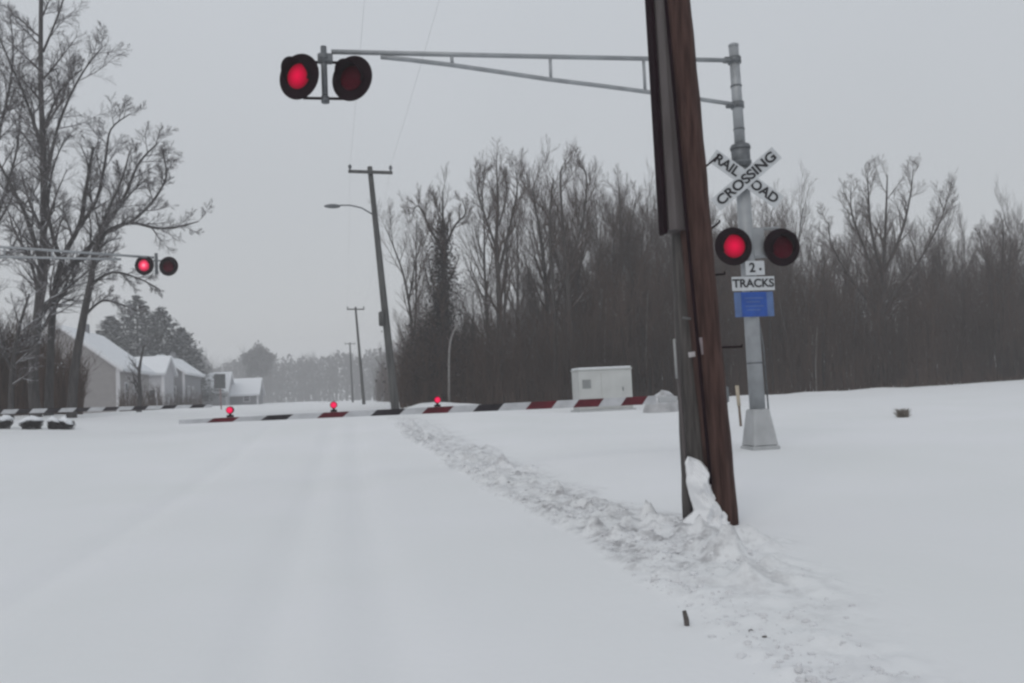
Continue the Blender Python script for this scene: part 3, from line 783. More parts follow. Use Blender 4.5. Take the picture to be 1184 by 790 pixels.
used = set(); count = 0
def place_tree(pr, px, Y, top, label, lean=0, cat='tree', group=GW, wide=1.0):
    base = footpx(px, Y); tp = onY(px, top, Y); h = tp.z - base.z
    if pr.name in used: o = copy_tree(pr)
    else: o = pr; used.add(pr.name)
    o.location = base; s = h / 12.2; o.scale = (s * wide, s * wide, s); o.rotation_euler = (rw.gauss(0, .02), rw.gauss(0, .03) + lean, rw.random() * 6.28)
    tag(o, label, cat, group); return o
front_l = 'slender bare tree among the near edge of the wood on the right'
back_l = 'bare tree deeper in the wood on the right, behind the front trunks'
edge_l = 'bare tree of the wood edge running back along the road, fading into haze'
# near edge
for i in range(74):
    px = 470 + (1260 - 470) * (i + rw.random()) / 74; Y = rw.uniform(41, 49)
    if px < 520: Y += 4
    top = mass_top(px) + rw.gauss(6, 20) if rw.random() < (.8 if px < 860 else .6) else prof_top(px) + 16 + 40 * rw.random()
    place_tree(protos[rw.randrange(10)], px, Y, min(top, 390), front_l, wide=rw.uniform(.75, 1.05))
# deeper rows
for i in range(110):
    px = 470 + (1260 - 470) * (i + rw.random()) / 110; Y = rw.uniform(50, 74)
    top = mass_top(px) + rw.gauss(0, 20) if rw.random() < (.85 if px < 860 else .62) else prof_top(px) + 20 + 40 * rw.random()
    place_tree(protos[rw.randrange(10)], px, Y, min(top, 390), back_l, wide=rw.uniform(.7, 1.0))
# along the road, receding
for i in range(34):
    Y = 56 + 90 * (i / 34) ** 1.1; xw = 6.0 + rw.random() * 9
    px = 395 + 950 * xw / Y * .98; top = 462 - 950 * rw.uniform(4.5, 9) / Y
    if px > 560: continue
    place_tree(protos[rw.randrange(10)], px, Y, top, edge_l, wide=1.0)

# trees the photo singles out
def limb_tree(name, limbs, Y, seed, label, P, maxl, tm, cm, base_px=None, n0=14, t0=.25, jitter=.35, group=None, spread=1.0):
    """limbs: list of ([(px,py),...], r_base, r_tip, number of side branches, ratio)"""
    rnd = random.Random(seed); b0 = limbs[0][0][0]; base = footpx(b0[0], Y)
    if 20 < seed < 29: limbs = [([(px, 460 - (460 - py) * .905) for px, py in l_[0]],) + tuple(l_[1:]) for l_ in limbs]
    e = empty(name, base, label, 'tree', group)
    T, C_ = MB(), MB()
    for li, (pl, ra, rb, nk, ratio) in enumerate(limbs):
        dy = 0; pts = []
        yoff = rnd.uniform(-1, 1) * jitter * (li > 0) * 3
        for i, (px, py) in enumerate(pl):
            yy = Y + yoff * i / max(1, len(pl) - 1)
            p = onY(px, py, yy)
            if li == 0 and i == 0: p = base - Vector((0, 0, .3))
            pts.append(p - base)
        # smooth the polyline
        sp_ = [];
        for i in range(len(pts) - 1):
            for k in range(4):
                t = k / 4; p0 = pts[max(i - 1, 0)]; p1_ = pts[i]; p2_ = pts[i + 1]; p3_ = pts[min(i + 2, len(pts) - 1)]
                sp_.append(.5 * ((2 * p1_) + (p2_ - p0) * t + (2 * p0 - 5 * p1_ + 4 * p2_ - p3_) * t * t + (3 * p1_ - p0 - 3 * p2_ + p3_) * t ** 3))
        sp_.append(pts[-1]); n = len(sp_)
        rr = [ra + (rb - ra) * (i / (n - 1)) ** .8 for i in range(n)]
        if li == 0: rr[0] *= 1.3; rr[1] *= 1.1
        T.tube(sp_, rr, 10, caps=False)
        ln = sum((sp_[i + 1] - sp_[i]).length for i in range(n - 1))
        P2 = dict(P); P2['ratio'] = (ratio,) + tuple(P['ratio'][1:])
        kids(T, C_, sp_, rr, ln, 0, maxl, rnd, P2, n=nk, t0=(t0 if li == 0 else .12))
    T.build('trunk', tm, e); C_.build('crown', cm, e); return e
PL = dict(wander=.075, up=.05, n=(14, 11, 10, 4), t0=(.25, .12, .12, .1), ang=(42, 42, 40, 38), ratio=(.3, .52, .58, .45), shrink=.55)
YT = 34.0
limb_tree('bare_tree', [([(42, 478), (38, 430), (44, 360), (50, 280), (50, 180), (47, 90), (48, -40)], .22, .07, 26, .21), ([(46, 300), (30, 250), (5, 200), (-25, 150)], .10, .03, 11, .4), ([(50, 230), (66, 150), (92, 90), (118, 55)], .075, .02, 12, .38), ([(50, 150), (70, 105), (95, 80)], .05, .02, 8, .45), ([(48, 170), (28, 110), (6, 60), (-10, 20)], .07, .02, 12, .4), ([(50, 60), (70, 10), (80, -30)], .05, .02, 8, .4)], YT, 11,
          'tallest bare tree on the left, its straight trunk rising past the top of the picture', PL, 3, M['bark'], M['twig'])
limb_tree('bare_tree', [([(56, 476), (58, 420), (62, 350), (72, 300), (92, 260), (100, 215), (108, 170)], .175, .05, 12, .25), ([(66, 320), (100, 290), (140, 235), (160, 190), (183, 165)], .12, .025, 16, .32), ([(92, 262), (112, 230), (122, 185), (128, 150), (150, 132)], .09, .02, 13, .38), ([(70, 300), (56, 250), (60, 200), (75, 160)], .09, .02, 10, .4), ([(120, 265), (150, 225), (172, 205)], .06, .02, 9, .45)], YT + .8, 12,
          'forked bare tree right behind the tallest trunk on the left', PL, 3, M['bark'], M['twig'])
limb_tree('bare_tree', [([(82, 478), (86, 430), (96, 370), (105, 325), (110, 290), (124, 268), (152, 258), (182, 264), (206, 262), (230, 256)], .19, .02, 16, .17), ([(108, 300), (120, 255), (140, 210), (150, 175)], .09, .02, 12, .35), ([(104, 330), (130, 315), (160, 322), (185, 335)], .07, .02, 12, .35), ([(150, 258), (175, 235), (192, 205), (188, 175)], .07, .02, 12, .38), ([(98, 365), (118, 348), (140, 352), (165, 362)], .06, .02, 10, .35)], YT - .6, 13,
          'bare tree on the left whose upper limb bends right behind the far flashing lights', PL, 3, M['bark'], M['twig'])
limb_tree('bare_tree', [([(-35, 480), (-30, 400), (-22, 300), (-15, 200), (-12, 80)], .26, .05, 16, .3), ([(-22, 300), (0, 240), (18, 180), (25, 120)], .10, .02, 14, .35), ([(-15, 200), (5, 130), (15, 70), (12, 20)], .08, .02, 14, .35), ([(-25, 330), (-5, 300), (12, 290), (25, 262)], .07, .02, 10, .4)], YT + 2, 14,
          'bare tree at the left edge of the picture, most of it cut off', PL, 3, M['bark'], M['twig'])
limb_tree('bare_tree', [([(12, 478), (14, 430), (22, 380), (34, 340)], .12, .03, 9, .4), ([(14, 430), (4, 400), (-4, 360)], .06, .02, 7, .4)], YT - 2, 15, 'small crooked bare tree low at the left edge', PL, 3, M['bark'], M['twig'])
limb_tree('bare_tree', [([(160, 482), (162, 455), (161, 430), (166, 400)], .16, .05, 9, .35)], 50, 16, 'thin bare tree in front of the first gabled house', PL, 2, M['bark'], M['twig'])

PT = dict(PF); PT['up'] = .10; PT['n'] = (16, 9, 6, 3)
limb_tree('bare_tree', [([(577, 470), (578, 400), (577, 330), (574, 260), (576, 215), (574, 165)], .24, .03, 16, .20), ([(577, 300), (590, 240), (598, 195), (596, 168)], .10, .02, 14, .35), ([(576, 275), (560, 225), (552, 190), (562, 172)], .08, .02, 12, .35), ([(577, 240), (586, 200), (584, 175)], .06, .02, 9, .4)], 42, 21, 'tall fan topped bare tree, the tallest between the lamp pole and the white cabinet', PT, 3, M['bark2'], M['twig2'])
limb_tree('bare_tree', [([(640, 470), (642, 400), (640, 330), (636, 260), (637, 210), (640, 180)], .17, .03, 12, .2)], 43, 22, 'straight slim bare tree left of the wide forked one above the white cabinet', PT, 3, M['bark2'], M['twig2'])
limb_tree('bare_tree', [([(661, 470), (660, 400), (658, 340), (655, 290), (650, 230), (648, 180), (650, 164)], .20, .03, 13, .22), ([(658, 300), (668, 260), (676, 220), (678, 175), (670, 165)], .11, .02, 14, .3)], 42.5, 23, 'forked bare tree rising above the white cabinet', PT, 3, M['bark2'], M['twig2'])
limb_tree('bare_tree', [([(716, 470), (717, 380), (716, 300), (718, 240), (716, 190)], .2, .03, 14, .22), ([(717, 300), (728, 250), (736, 200)], .08, .02, 10, .35)], 43, 24, 'bare tree just left of the leaning pole', PT, 3, M['bark2'], M['twig2'])
limb_tree('bare_tree', [([(1022, 452), (1022, 400), (1021, 340), (1022, 290), (1024, 240), (1026, 175)], .30, .03, 14, .2), ([(1021, 330), (1000, 270), (985, 225), (984, 190)], .12, .02, 16, .3), ([(1022, 310), (1008, 250), (1004, 200), (1003, 172)], .12, .02, 15, .3), ([(1022, 300), (1042, 250), (1052, 205), (1056, 168)], .12, .02, 16, .3), ([(1021, 345), (1060, 290), (1085, 240), (1096, 205)], .11, .02, 22, .36), ([(1021, 360), (985, 310), (962, 265), (958, 235)], .09, .02, 13, .3)], 43, 25, 'broad fan crowned bare tree, the largest of the wood right of the signal mast', PT, 3, M['bark2'], M['twig2'])
limb_tree('bare_tree', [([(1158, 446), (1157, 380), (1158, 330), (1160, 280), (1160, 238)], .24, .03, 13, .25), ([(1158, 330), (1140, 285), (1132, 250)], .1, .02, 12, .35), ([(1158, 320), (1176, 280), (1186, 245)], .1, .02, 12, .35)], 43, 26, 'round topped bare tree at the right edge of the picture', PT, 3, M['bark2'], M['twig2'])
limb_tree('bare_tree', [([(482, 470), (474, 420), (476, 370), (468, 310), (456, 270), (447, 246)], .14, .02, 12, .3), ([(472, 340), (480, 290), (488, 255)], .06, .015, 9, .4)], 46, 27, 'thin bare tree leaning left towards the lamp pole', PT, 3, M['bark2'], M['twig2'])
vt = limb_tree('bare_tree', [([(512, 470), (512, 400), (513, 330), (514, 270), (512, 230), (512, 196)], .26, .03, 12, .2), ([(514, 280), (496, 240), (484, 215), (476, 225)], .08, .02, 13, .35), ([(514, 270), (526, 240), (538, 225), (534, 205)], .08, .02, 13, .35), ([(514, 262), (506, 222), (500, 200)], .06, .02, 10, .4)], 42, 28, 'vine smothered bare tree with a small open crown, right of the lamp pole', PT, 3, M['bark2'], M['twig2'])
# hanging vines on it: a shaggy sleeve of leaf-sized scraps and tendrils
vm_ = MB(); rv = random.Random(3); vo = Vector(vt.location)
env = [(270, .45), (300, .75), (330, 1.0), (355, .85), (390, 1.6), (430, 1.9), (468, 1.5)]
for i in range(9000):
    py = 262 + 208 * rv.random() ** .8; wd = np.interp(py, [e_[0] for e_ in env], [e_[1] for e_ in env]) * (.6 + .8 * float(vnoise(np.array([py * .05]), np.array([i % 7 * 1.0]), 3)[0]))
    c = onY(512 - (10 if py > 380 else 0), py, 42) - vo + Vector((rv.gauss(0, .45) * wd, rv.gauss(0, .4) * wd, rv.gauss(0, .15)))
    s0 = rv.uniform(.04, .10); a = Vector((rv.gauss(0, 1), rv.gauss(0, 1), rv.gauss(0, 1.4))).normalized() * s0; b = a.orthogonal().normalized() * s0 * .6
    vm_.add([c - a, c + b, c + a, c - b], [(0, 1, 2, 3)])
vm_.build('vine', M['vine'], vt)
# pale bent stem by the gate lamp
limb_tree('birch_tree', [([(519, 470), (519, 430), (520, 400), (524, 385), (529, 376)], .060, .04, 3, .15)], 40, 31, 'pale slender birch stem with a bent top at the wood edge', PT, 1, M['birch'], M['twig2'])
for i, (px, top, Yb) in enumerate(((846, 405, 41.2), (944, 375, 40.9), (962, 400, 41.6), (748, 340, 41.5), (700, 345, 42))):
    limb_tree('birch_tree', [([(px, 470), (px - 1, (470 + top) / 2), (px + 1, top)], .035, .016, 5, .25)], Yb, 40 + i, 'pale slender young birch stem among the dark trunks of the wood', PT, 2, M['birch'], M['twig2'], group='pale birch stems in the wood')

# undergrowth: thin upright stems and twigs nobody could count
def brush(name, label, n, spots, seed, mtl, hmul=1.0, w=(.010, .030)):
    r_ = np.random.RandomState(seed); b_ = MB()
    for i in range(n):
        x, y, h = spots(r_); z = gz(x, y)
        h *= hmul; lx, ly = r_.normal(0, .10) * h, r_.normal(0, .08) * h; rr = r_.uniform(*w)
        p0 = Vector((x, y, z - .1)); p1_ = Vector((x + lx * .4, y + ly * .4, z + h * .55)); p2_ = Vector((x + lx * 1.2, y + ly, z + h))
        b_.tube([p0, p1_, p2_], [rr, rr * .75, rr * .3], 3, caps=False)
        for k in range(4):
            t = .35 + .6 * r_.rand(); q0 = p0.lerp(p2_, t); dq = Vector((r_.normal(0, .28), r_.normal(0, .28), .28 + .3 * r_.rand())) * h * .4
            b_.tube([q0, q0 + dq], [rr * .5, rr * .2], 3, caps=False)
    tag(b_.build(name, mtl), label, kind='stuff')
def wood_spot(r_):
    px = 462 + (1290 - 462) * r_.rand(); Y = 40.5 + 22 * r_.rand() ** 1.6; low = r_.rand() < .09
    p = onY(px, 460, Y); top = mass_top(px) - 10; hmax = (452 - top) / 950 * Y * 1.0
    if low: Y = 38.2 + 2.6 * r_.rand(); q_ = onY(px, 460, Y); return q_.x, Y, .25 + .9 * r_.rand() ** 2 * (1 + math.sin(px * .09))
    return p.x + 0, Y, hmax * (.30 + .62 * r_.rand() ** 1.3)
brush('undergrowth', 'dense brown undergrowth of saplings between the trunks of the wood', 9000, wood_spot, 5, M['brush'])
def edge_spot(r_):
    Y = 50 + 110 * r_.rand(); x = 5.5 + 16 * r_.rand(); return x, Y, 2.5 + 4.5 * r_.rand() ** 1.5
brush('undergrowth', 'hazy undergrowth along the wood edge beside the far road', 3500, edge_spot, 6, M['brush'], w=(.02, .05))
def left_spot(r_):
    Y = 36 + 26 * r_.rand(); px = -80 + 175 * r_.rand() ** 1.1; p = onY(px, 470, Y); return p.x, Y, (1.0 + 3.2 * r_.rand()) * (1.15 if px < 60 else .75)
brush('thicket', 'brown leafless thicket behind the bare trees at the left edge', 3000, left_spot, 7, M['brush'], w=(.012, .03))

def yard_spot(r_):
    px = 138 + 96 * r_.rand(); Y = 64 + 6 * r_.rand() if px < 185 else 86 + 7 * r_.rand(); p = onY(px, 470, Y); return p.x, Y, .5 + 1.5 * r_.rand() ** 2
brush('hedge_brush', 'scrubby low brush in front of the houses', 500, yard_spot, 9, M['brush'], w=(.012, .03))

# far wood closing the view: one hazy mass
fw = MB(); rf_ = random.Random(8); PFAR = dict(wander=.06, up=.1, n=(12, 6, 4), t0=(.25, .2, .2), ang=(40, 40, 36), ratio=(.36, .5, .5), shrink=.4)
dummy = MB()
def fartop(px): return float(np.interp(px, [-100, 60, 120, 180, 230, 250, 262, 330, 380, 420, 470, 560], [395, 395, 395, 400, 405, 425, 415, 414, 408, 410, 400, 360]))
for i in range(300):
    px = -60 + 590 * rf_.random(); Yf = rf_.uniform(290, 370); top = fartop(px) + abs(rf_.gauss(0, 6)); p = onY(px, 470, Yf); h = (onY(px, top, Yf).z - .5)
    rndt = random.Random(i); t_, c_ = MB(), MB()
    PF2 = dict(PFAR); PF2['n'] = (13, 6, 4)
    def fat(mb): return mb
    grow(fw, fw, (p.x, Yf, .2), Vector((0, 0, 1)), h, .4, 0, 2, rndt, PF2)
rq = np.random.RandomState(12)
for i in range(16000):      # twiggy tufts that thicken the far crowns
    px = -60 + 590 * rq.rand(); Yf = 290 + 80 * rq.rand(); top = fartop(px); zt = onY(px, top, Yf).z; p = onY(px, 470, Yf)
    z = .5 + (zt - 1.6 + 2.6 * (float(vnoise(np.array([px * .11]), np.array([Yf * .05]), 23)[0]) - .5) * 2) * rq.rand() ** .8; s0 = .4 + .9 * rq.rand()
    a = Vector((rq.normal(), rq.normal() * .4, rq.normal() + .8)).normalized() * s0; b = Vector((a.z, 0, -a.x)) * .35; c = Vector((p.x, Yf, z))
    fw.add([c - a, c + b, c + a, c - b], [(0, 1, 2, 3)])
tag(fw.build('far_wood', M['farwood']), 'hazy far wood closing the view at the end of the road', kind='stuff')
# the round topped tree that stands out above it
rt = empty('round_tree', footpx(298, 240), 'round topped hazy tree standing above the far wood, beyond the snowy barns', 'tree'); ro = Vector(rt.location)
T, C_ = MB(), MB(); grow(T, C_, (0, 0, 0), Vector((0, 0, 1)), onY(295, 402, 240).z - ro.z, .4, 0, 2, random.Random(5), PFAR)
cc = onY(299, 417, 240) - ro
for i in range(2600):
    u = Vector((rf_.gauss(0, 1), rf_.gauss(0, 1), rf_.gauss(0, 1))).normalized() * rf_.random() ** .4
    c = cc + Vector((u.x * (4.3 + rf_.gauss(0, .5)) * (1 + .2 * math.sin(u.z * 5)), u.y * 4.5, u.z * (4.4 + rf_.gauss(0, .6)) - .5 * abs(u.x))); s0 = rf_.uniform(.2, .6)
    a = Vector((rf_.gauss(0, 1), rf_.gauss(0, 1), rf_.gauss(0, 1))).normalized() * s0; b = a.orthogonal().normalized() * s0 * .6
    C_.add([c - a, c + b, c + a, c - b], [(0, 1, 2, 3)])
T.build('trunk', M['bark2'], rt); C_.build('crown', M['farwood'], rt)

# evergreens behind the houses
def conifer(px, Y, top, width, label, seed):
    base = footpx(px, Y); h = onY(px, top, Y).z - base.z; e = empty('pine_tree', base, label, 'tree', 'evergreens behind the houses'); rnd = random.Random(seed)
    T = MB(); T.tube([(0, 0, -.3), (.1, 0, h * .5), (0, 0, h * .97)], [.28, .2, .04], 8, caps=False); T.build('trunk', M['bark'], e)
    C_ = MB(); lay = 26
    for k in range(lay):
        t = k / (lay - 1); z = h * (.12 + .86 * t); rad = width * (1 - t) ** .62 * rnd.uniform(.8, 1.1) + .25
        nb_ = int(7 + 8 * (1 - t))
        for j in range(nb_):
            az = 6.283 * (j + rnd.random()) / nb_; rl = rad * rnd.uniform(.65, 1.1); dv = Vector((math.cos(az), math.sin(az), 0))
            C_.tube([Vector((0, 0, z)), dv * rl + Vector((0, 0, z - .05 * rl))], [.03, .01], 3, caps=False)
            for m_ in range(24):
                f = rnd.uniform(.2, 1.0); c = dv * rl * f + Vector((rnd.gauss(0, .18), rnd.gauss(0, .18), z - .05 * rl * f + rnd.gauss(0, .14)))
                s0 = rnd.uniform(.18, .40); a = (dv * .8 + Vector((rnd.gauss(0, .6), rnd.gauss(0, .6), rnd.gauss(0, .35)))).normalized() * s0; b = a.cross(Vector((0, 0, 1))).normalized() * s0 * .5 + Vector((0, 0, rnd.gauss(0, .05)))
                C_.add([c - a, c + b, c + a, c - b], [(0, 1, 2, 3)])
    C_.build('crown', M['needle'], e)
conifer(160, 118, 342, 7.6, 'broad dark evergreen, tallest of those behind the first gabled house', 1)
conifer(188, 120, 356, 6.8, 'dark evergreen in the middle of those behind the houses', 2)
conifer(212, 126, 380, 5.8, 'smaller evergreen furthest right behind the second gabled house', 3)
conifer(130, 120, 366, 6.0, 'dark evergreen furthest left, half behind the bare branches', 4)

# ---------------------------------------------------------------- houses
def window(parent, c, w, h, nrm):
    """c centre on the wall, nrm 'x' or 'y' facing +X or -Y"""
    f = MB(); g_ = MB()
    if nrm == 'y':
        f.box(c + Vector((0, -.03, h / 2 + .05)), (w + .2, .08, .10)); f.box(c + Vector((0, -.03, -h / 2 - .05)), (w + .2, .08, .10)); f.box(c + Vector((w / 2 + .05, -.03, 0)), (.10, .08, h)); f.box(c + Vector((-w / 2 - .05, -.03, 0)), (.10, .08, h)); f.box(c + Vector((0, -.028, 0)), (w, .05, .05))
        g_.box(c + Vector((0, -.006, 0)), (w, .02, h))
    else:
        f.box(c + Vector((.03, 0, h / 2 + .05)), (.08, w + .2, .10)); f.box(c + Vector((.03, 0, -h / 2 - .05)), (.08, w + .2, .10)); f.box(c + Vector((.03, w / 2 + .05, 0)), (.08, .10, h)); f.box(c + Vector((.03, -w / 2 - .05, 0)), (.08, .10, h)); f.box(c + Vector((.028, 0, 0)), (.05, w, .05))
        g_.box(c + Vector((.006, 0, 0)), (.02, w, h))
    fo = f.build('window', M['trim'], parent); g_.build('pane', M['glass'], fo)
def gable_house(x, y, w, l, eave, ridge, wallm, label, along='y', wins=(), winx=(), porch=False, group='houses beyond the crossing', name='gabled_house', chimney=True):
    """along='y': gable faces the road junction (-Y); along='x': eave side faces -Y. (x,y) = front right corner"""
    z0 = gz(x, min(y, 58)) - .1; e = empty(name, (x - w / 2, y, z0), label, 'house', group)
    wl = MB(); hw = w / 2
    if along == 'y':
        vs = [(-hw, 0, 0), (hw, 0, 0), (hw, 0, eave), (0, 0, ridge), (-hw, 0, eave), (-hw, l, 0), (hw, l, 0), (hw, l, eave), (0, l, ridge), (-hw, l, eave)]
        wl.add(vs, [(0, 1, 2, 3, 4), (9, 8, 7, 6, 5), (1, 6, 7, 2), (5, 0, 4, 9)])
    else:
        vs = [(-hw, 0, 0), (hw, 0, 0), (hw, 0, eave), (-hw, 0, eave), (-hw, l, 0), (hw, l, 0), (hw, l, eave), (-hw, l, eave), (hw, l / 2, ridge), (-hw, l / 2, ridge)]
        wl.add(vs, [(0, 1, 2, 3), (7, 6, 5, 4), (1, 5, 6, 8, 2), (4, 0, 3, 9, 7)])
    wl.build('wall', wallm, e)
    rf = MB(); sn_ = MB(); ov = .35
    def slab(mb, a, b, c, d, t0, t1):
        a, b, c, d = map(Vector, (a, b, c, d)); n = (b - a).cross(d - a).normalized(); n = n if n.z > 0 else -n
        vs = [a + n * t0, b + n * t0, c + n * t0, d + n * t0, a + n * t1, b + n * t1, c + n * t1, d + n * t1]
        mb.add(vs, [(3, 2, 1, 0), (4, 5, 6, 7), (0, 1, 5, 4), (1, 2, 6, 5), (2, 3, 7, 6), (3, 0, 4, 7)])
    if along == 'y':
        sl = (ridge - eave) / hw
        for s in (-1, 1):
            q = [(0, -ov, ridge), (s * (hw + ov), -ov, eave - sl * ov), (s * (hw + ov), l + ov, eave - sl * ov), (0, l + ov, ridge)]
            slab(rf, *q, .003, .13); slab(sn_, *q, .133, .36)
    else:
        sl = (ridge - eave) / (l / 2)
        for s, yy in ((-1, -ov), (1, l + ov)):
            q = [(-hw - ov, l / 2, ridge), (hw + ov, l / 2, ridge), (hw + ov, yy, eave - sl * ov), (-hw - ov, yy, eave - sl * ov)]
            slab(rf, *q, .003, .13); slab(sn_, *q, .133, .36)
    ro_ = rf.build('roof', M['trim'], e); sn_.build('roof_snow', M['snowcap'], ro_)
    if chimney:
        ch = MB(); ch.box((0.2 if along == 'y' else hw * .4, l * .55 if along == 'y' else l / 2, ridge + .35), (.55, .55, 1.1), bev=.03); ch.build('chimney', M['siding3'], ro_)
    for (dx, z, ww, hh) in wins: window(e, Vector((dx, 0, z)), ww, hh, 'y')
    for (dy, z, ww, hh) in winx: window(e, Vector((hw, dy, z)), ww, hh, 'x')
    for xx in (-hw, hw):
        tr = MB(); tr.box((xx, -.012, eave / 2), (.30, .06, eave)); tr.build('corner_trim', M['trim'], e)
    if porch:
        pc = MB(); pc.box((hw + 1.1, l * .55, 2.55), (2.0, l * .6, .16)); 
        for yy in (l * .28, l * .55, l * .82): pc.box((hw + 1.95, yy, 1.23), (.16, .16, 2.46))
        po = pc.build('porch', M['trim'], e); ps_ = MB(); ps_.box((hw + 1.1, l * .55, 2.76), (2.05, l * .61, .24), bev=.06); ps_.build('porch_snow', M['snowcap'], po)
    return e
YH = 72.0; x1 = onY(137, 470, YH).x
gable_house(x1, YH, 8.6, 11.0, 3.6, 7.0, M['siding'], 'first house from the left, beige gable end with snowy roof beside a thin bare tree', wins=(), winx=((2.5, 1.8, 1.0, 1.3), (5.5, 1.8, 1.1, 1.3)), porch=False)
x2 = onY(189, 470, 96).x
gable_house(x2, 96, 3.6, 6, 4.0, 5.8, M['siding2'], 'narrow pale house in the middle, squeezed between the two gabled houses', along='x', wins=((.6, 1.3, .8, 1.9),), chimney=False)
x3 = onY(213, 468, 104).x
gable_house(x3, 104, 5.2, 12.0, 4.3, 6.3, M['siding3'], 'grey gabled house with snowy roof, right of the narrow pale house', wins=((1.2, 2.0, .9, 1.3),), winx=((3, 2, 1, 1.3), (6, 2, 1, 1.3)))
x4 = onY(262, 468, 128).x
gable_house(x4, 128, 3.6, 8.5, 2.2, 5.0, M['siding2'], 'small white roofed building left of the grey sign back', along='x', chimney=False, wins=((-1, 1.4, .8, 1.0),))
x5 = onY(298, 468, 132).x
gable_house(x5, 132, 5.2, 8.5, 1.6, 4.0, M['siding3'], 'low snow roofed barn furthest right, just beyond the grey sign back', along='x', chimney=False, name='low_barn', wins=((1, 1.1, .8, .9),))
# dull red shed in the thicket
sx_ = onY(52, 470, 52).x
gable_house(sx_, 52, 4.2, 3.5, 1.9, 2.9, M['maroon'], 'dull maroon shed half hidden in the thicket on the left', along='x', name='garden_shed', group=None, chimney=False)

# ---------------------------------------------------------------- relay cabinet
YC = 30.0
l_, r_ = onY(671, 470, YC), onY(732, 466, YC); cx, w = (l_.x + r_.x) / 2, r_.x - l_.x
top = onY(697, 428, YC).z; zg = onY(697, 473.5, YC).z
cb_ = empty('relay_cabinet', (cx, YC, zg), 'white boxy equipment cabinet behind the striped gate arm', 'cabinet')
hgt = top - zg
b_ = MB(); b_.box((0, .5, hgt / 2), (w, 1.0, hgt), bev=.02); b_.build('body', M['cabinet'], cb_)
b_ = MB(); b_.box((0, .5, hgt + .025), (w + .06, 1.06, .05), bev=.01); ro_ = b_.build('roof', M['cabinet'], cb_)
b_ = MB(); b_.box((0, .5, hgt + .085), (w, 1.0, .07), bev=.03); b_.build('roof_snow', M['snowcap'], ro_)
b_ = MB(); b_.box((-w * .36, -.008, hgt * .66), (w * .16, .02, hgt * .22), bev=.003); b_.build('louver', M['cabinet_dark'], cb_)
b_ = MB(); b_.box((w * .14, -.008, hgt * .5), (w * .44, .02, hgt * .86), bev=.004); do = b_.build('door', M['cabinet'], cb_)
b_ = MB(); b_.box((w * .32, -.03, hgt * .5), (.03, .03, .16), bev=.004); b_.build('handle', M['alu_dark'], do)
b_ = MB(); b_.box((0, .5, -.12), (w + .16, 1.3, .25), bev=.04); b_.build('plinth', M['casting'], cb_)
# snowy grey mound beside it
mc = footpx(765, 26.0); mn = MB(); vs = []; fs = []; nr, na = 9, 22; rm = random.Random(2)
for i in range(nr):
    t = i / (nr - 1); rr = math.cos(t * math.pi / 2 * .98)
    for k in range(na):
        a = 6.283 * k / na; q_ = 1 + .12 * math.sin(3 * a + 1) + .06 * rm.random()
        vs.append((mc.x + .62 * rr ** .8 * math.cos(a) * q_, 26 + .5 * rr * math.sin(a) * q_, mc.z - .15 + (.86 * math.sin(t * math.pi / 2) * (.85 + .15 * math.cos(a - .6))) * (1 + .04 * rm.random())))
for i in range(nr - 1):
    for k in range(na): fs.append((i * na + k, i * na + (k + 1) % na, (i + 1) * na + (k + 1) % na, (i + 1) * na + k))
fs.append(tuple((nr - 1) * na + k for k in range(na)))
mn.add(vs, fs, True); tag(mn.build('boulder', mat('grey_boulder', (.40, .40, .41), .9, vary=.15, scale=3, bump=.5, bscale=8, snow=.35, snow_at=.6)), 'rounded grey boulder dusted with snow, between the gate bracket and the leaning pole', 'boulder')

# ---------------------------------------------------------------- small things
# marker stake
b = onY(857, 493, 17.5); t = onY(852, 446, 17.5); sk = empty('marker_stake', (b.x, b.y, b.z), 'thin tan marker stake in the snow left of the signal mast base', 'stake'); o = Vector(sk.location)
mid = b.lerp(t, .5) ; s_ = MB(); s_.tube([Vector((0, 0, -.25)), mid - o], [.03, .03], 8); s_.build('lower_stake', M['stake_low'], sk)
s_ = MB(); s_.tube([mid - o, t - o], [.042, .042], 10); s_.build('upper_stake', M['stake'], sk)
# sign back on a post beyond the crossing
YS = 62; b = footpx(256, YS); s0 = onY(254, 441, YS); sg = empty('road_sign', b, 'grey back of a small road sign on a thin post before the low barn', 'sign'); o = Vector(b)
s_ = MB(); s_.tube([Vector((0, 0, -.2)), s0 - o + Vector((0, .05, .5))], .045, 8); s_.build('post', mat('reddish_post', (.26, .17, .17), .7), sg)
s_ = MB(); s_.box(s0 - o, (.78, .03, 1.05), Matrix.Rotation(R(1), 3, 'Y'), bev=.01); s_.build('panel', M['sign_back'], sg)
# clump of dead grass far out in the field
def tuft(px, py, z, sz, name, label, n, mt, cat, spread=1.0):
    p = onZ(px, py, z); zz = gz(p.x, p.y); r_ = random.Random(int(px)); b_ = MB()
    for i in range(n):
        a = r_.random() * 6.28; d_ = Vector((math.cos(a) * r_.random() * spread, math.sin(a) * r_.random() * spread, r_.uniform(.2, 1.3))) * sz
        s0 = Vector((p.x + r_.gauss(0, .2) * sz, p.y + r_.gauss(0, .2) * sz, zz - .03)); b_.tube([s0, s0 + d_ * .6, s0 + d_ + Vector((d_.x * .3, d_.y * .3, -.1 * sz))], [.012 * sz * 4, .009 * sz * 4, .003], 3, caps=False)
    return tag(b_.build(name, mt), label, cat)
tuft(1043, 474, .38, .21, 'grass_tuft', 'lone clump of dead grass poking out of the snowy field on the right', 260, M['grass'], 'grass clump', .8)
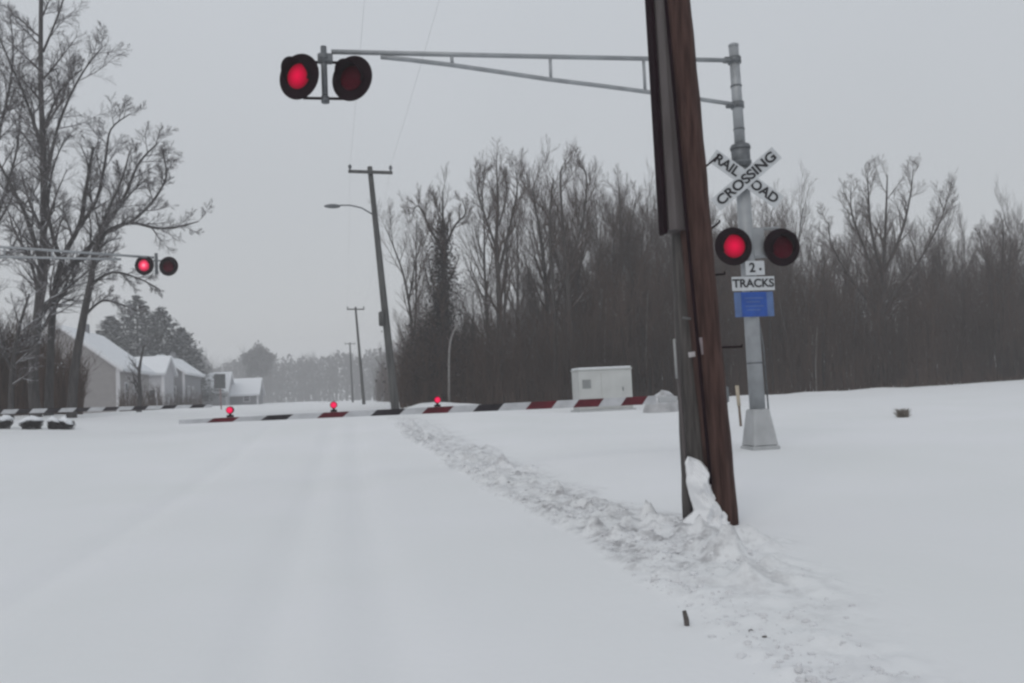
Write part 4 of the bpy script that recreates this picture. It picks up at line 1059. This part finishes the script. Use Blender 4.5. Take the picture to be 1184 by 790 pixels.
# snow capped shrubs on the left in front of the far gate
rsb = random.Random(31)
for i, (px, py, w_, lab) in enumerate(((3, 482, 26, 'snow capped low shrub at the very left edge below the far gate arm'), (36, 481, 30, 'widest snow capped low shrub, below the far gate arm'), (62, 484, 16, 'smallest snow capped shrub, between the two larger ones below the far gate arm'), (77, 483, 20, 'rounded snow capped shrub standing rightmost of the row below the far gate arm'))):
    Ys = 26.0; b = footpx(px, Ys); sc = w_ / 950 * Ys / 2 * .85; e = empty('low_shrub', b, lab, 'shrub', 'snow capped shrubs on the left'); tw = MB()
    htop = .27
    for k in range(650):
        a = rsb.random() * 6.28; d_ = Vector((math.cos(a) * rsb.random() * sc, math.sin(a) * rsb.random() * sc, htop * rsb.uniform(.4, .95)))
        q0 = Vector((rsb.gauss(0, .25) * sc, rsb.gauss(0, .25) * sc, -.05)); tw.tube([q0, q0.lerp(d_, .5) + Vector((rsb.gauss(0, .04), 0, .02)), d_], [.010, .008, .004], 3, caps=False)
    tw.build('twigs', M['bark'], e)
    cp = MB(); vs = []; fs = []
    for i_ in range(6):
        t = i_ / 5; rr = sc * .72 * math.cos(t * 1.5)
        for k in range(14):
            a = 6.283 * k / 14; q8 = 1 + .28 * math.sin(2 * a + i) + .15 * rsb.random(); vs.append((rr * math.cos(a) * q8, rr * math.sin(a) * q8, htop * (.62 + .22 * math.cos(a + i)) + .15 * math.sin(t * 1.57) + .03 * rsb.random()))
    for i_ in range(5):
        for k in range(14): fs.append((i_ * 14 + k, i_ * 14 + (k + 1) % 14, i_ * 14 + 14 + (k + 1) % 14, i_ * 14 + 14 + k))
    fs.append(tuple(70 + k for k in range(14))); fs.append(tuple(range(13, -1, -1)))
    cp.add(vs, fs, True); cp.build('snow_cap', M['snowcap'], e)

# ---------------------------------------------------------------- haze
hz = MB(); hz.box((0, 0, 14.5), (1400, 1400, 33)); ho = hz.build('haze', None if False else M['snow'])
ho.data.materials.clear()
hm = bpy.data.materials.new('haze'); hm.use_nodes = True; t = hm.node_tree
for n in list(t.nodes): t.nodes.remove(n)
out = t.nodes.new('ShaderNodeOutputMaterial'); pv = t.nodes.new('ShaderNodeVolumePrincipled')
pv.inputs['Color'].default_value = (.95, .95, .96, 1); pv.inputs['Density'].default_value = .0020; pv.inputs['Anisotropy'].default_value = .0
t.links.new(pv.outputs[0], out.inputs['Volume']); ho.data.materials.append(hm)
tag(ho, 'pale winter haze filling the air over the crossing', kind='stuff')
bpy.context.view_layer.update()
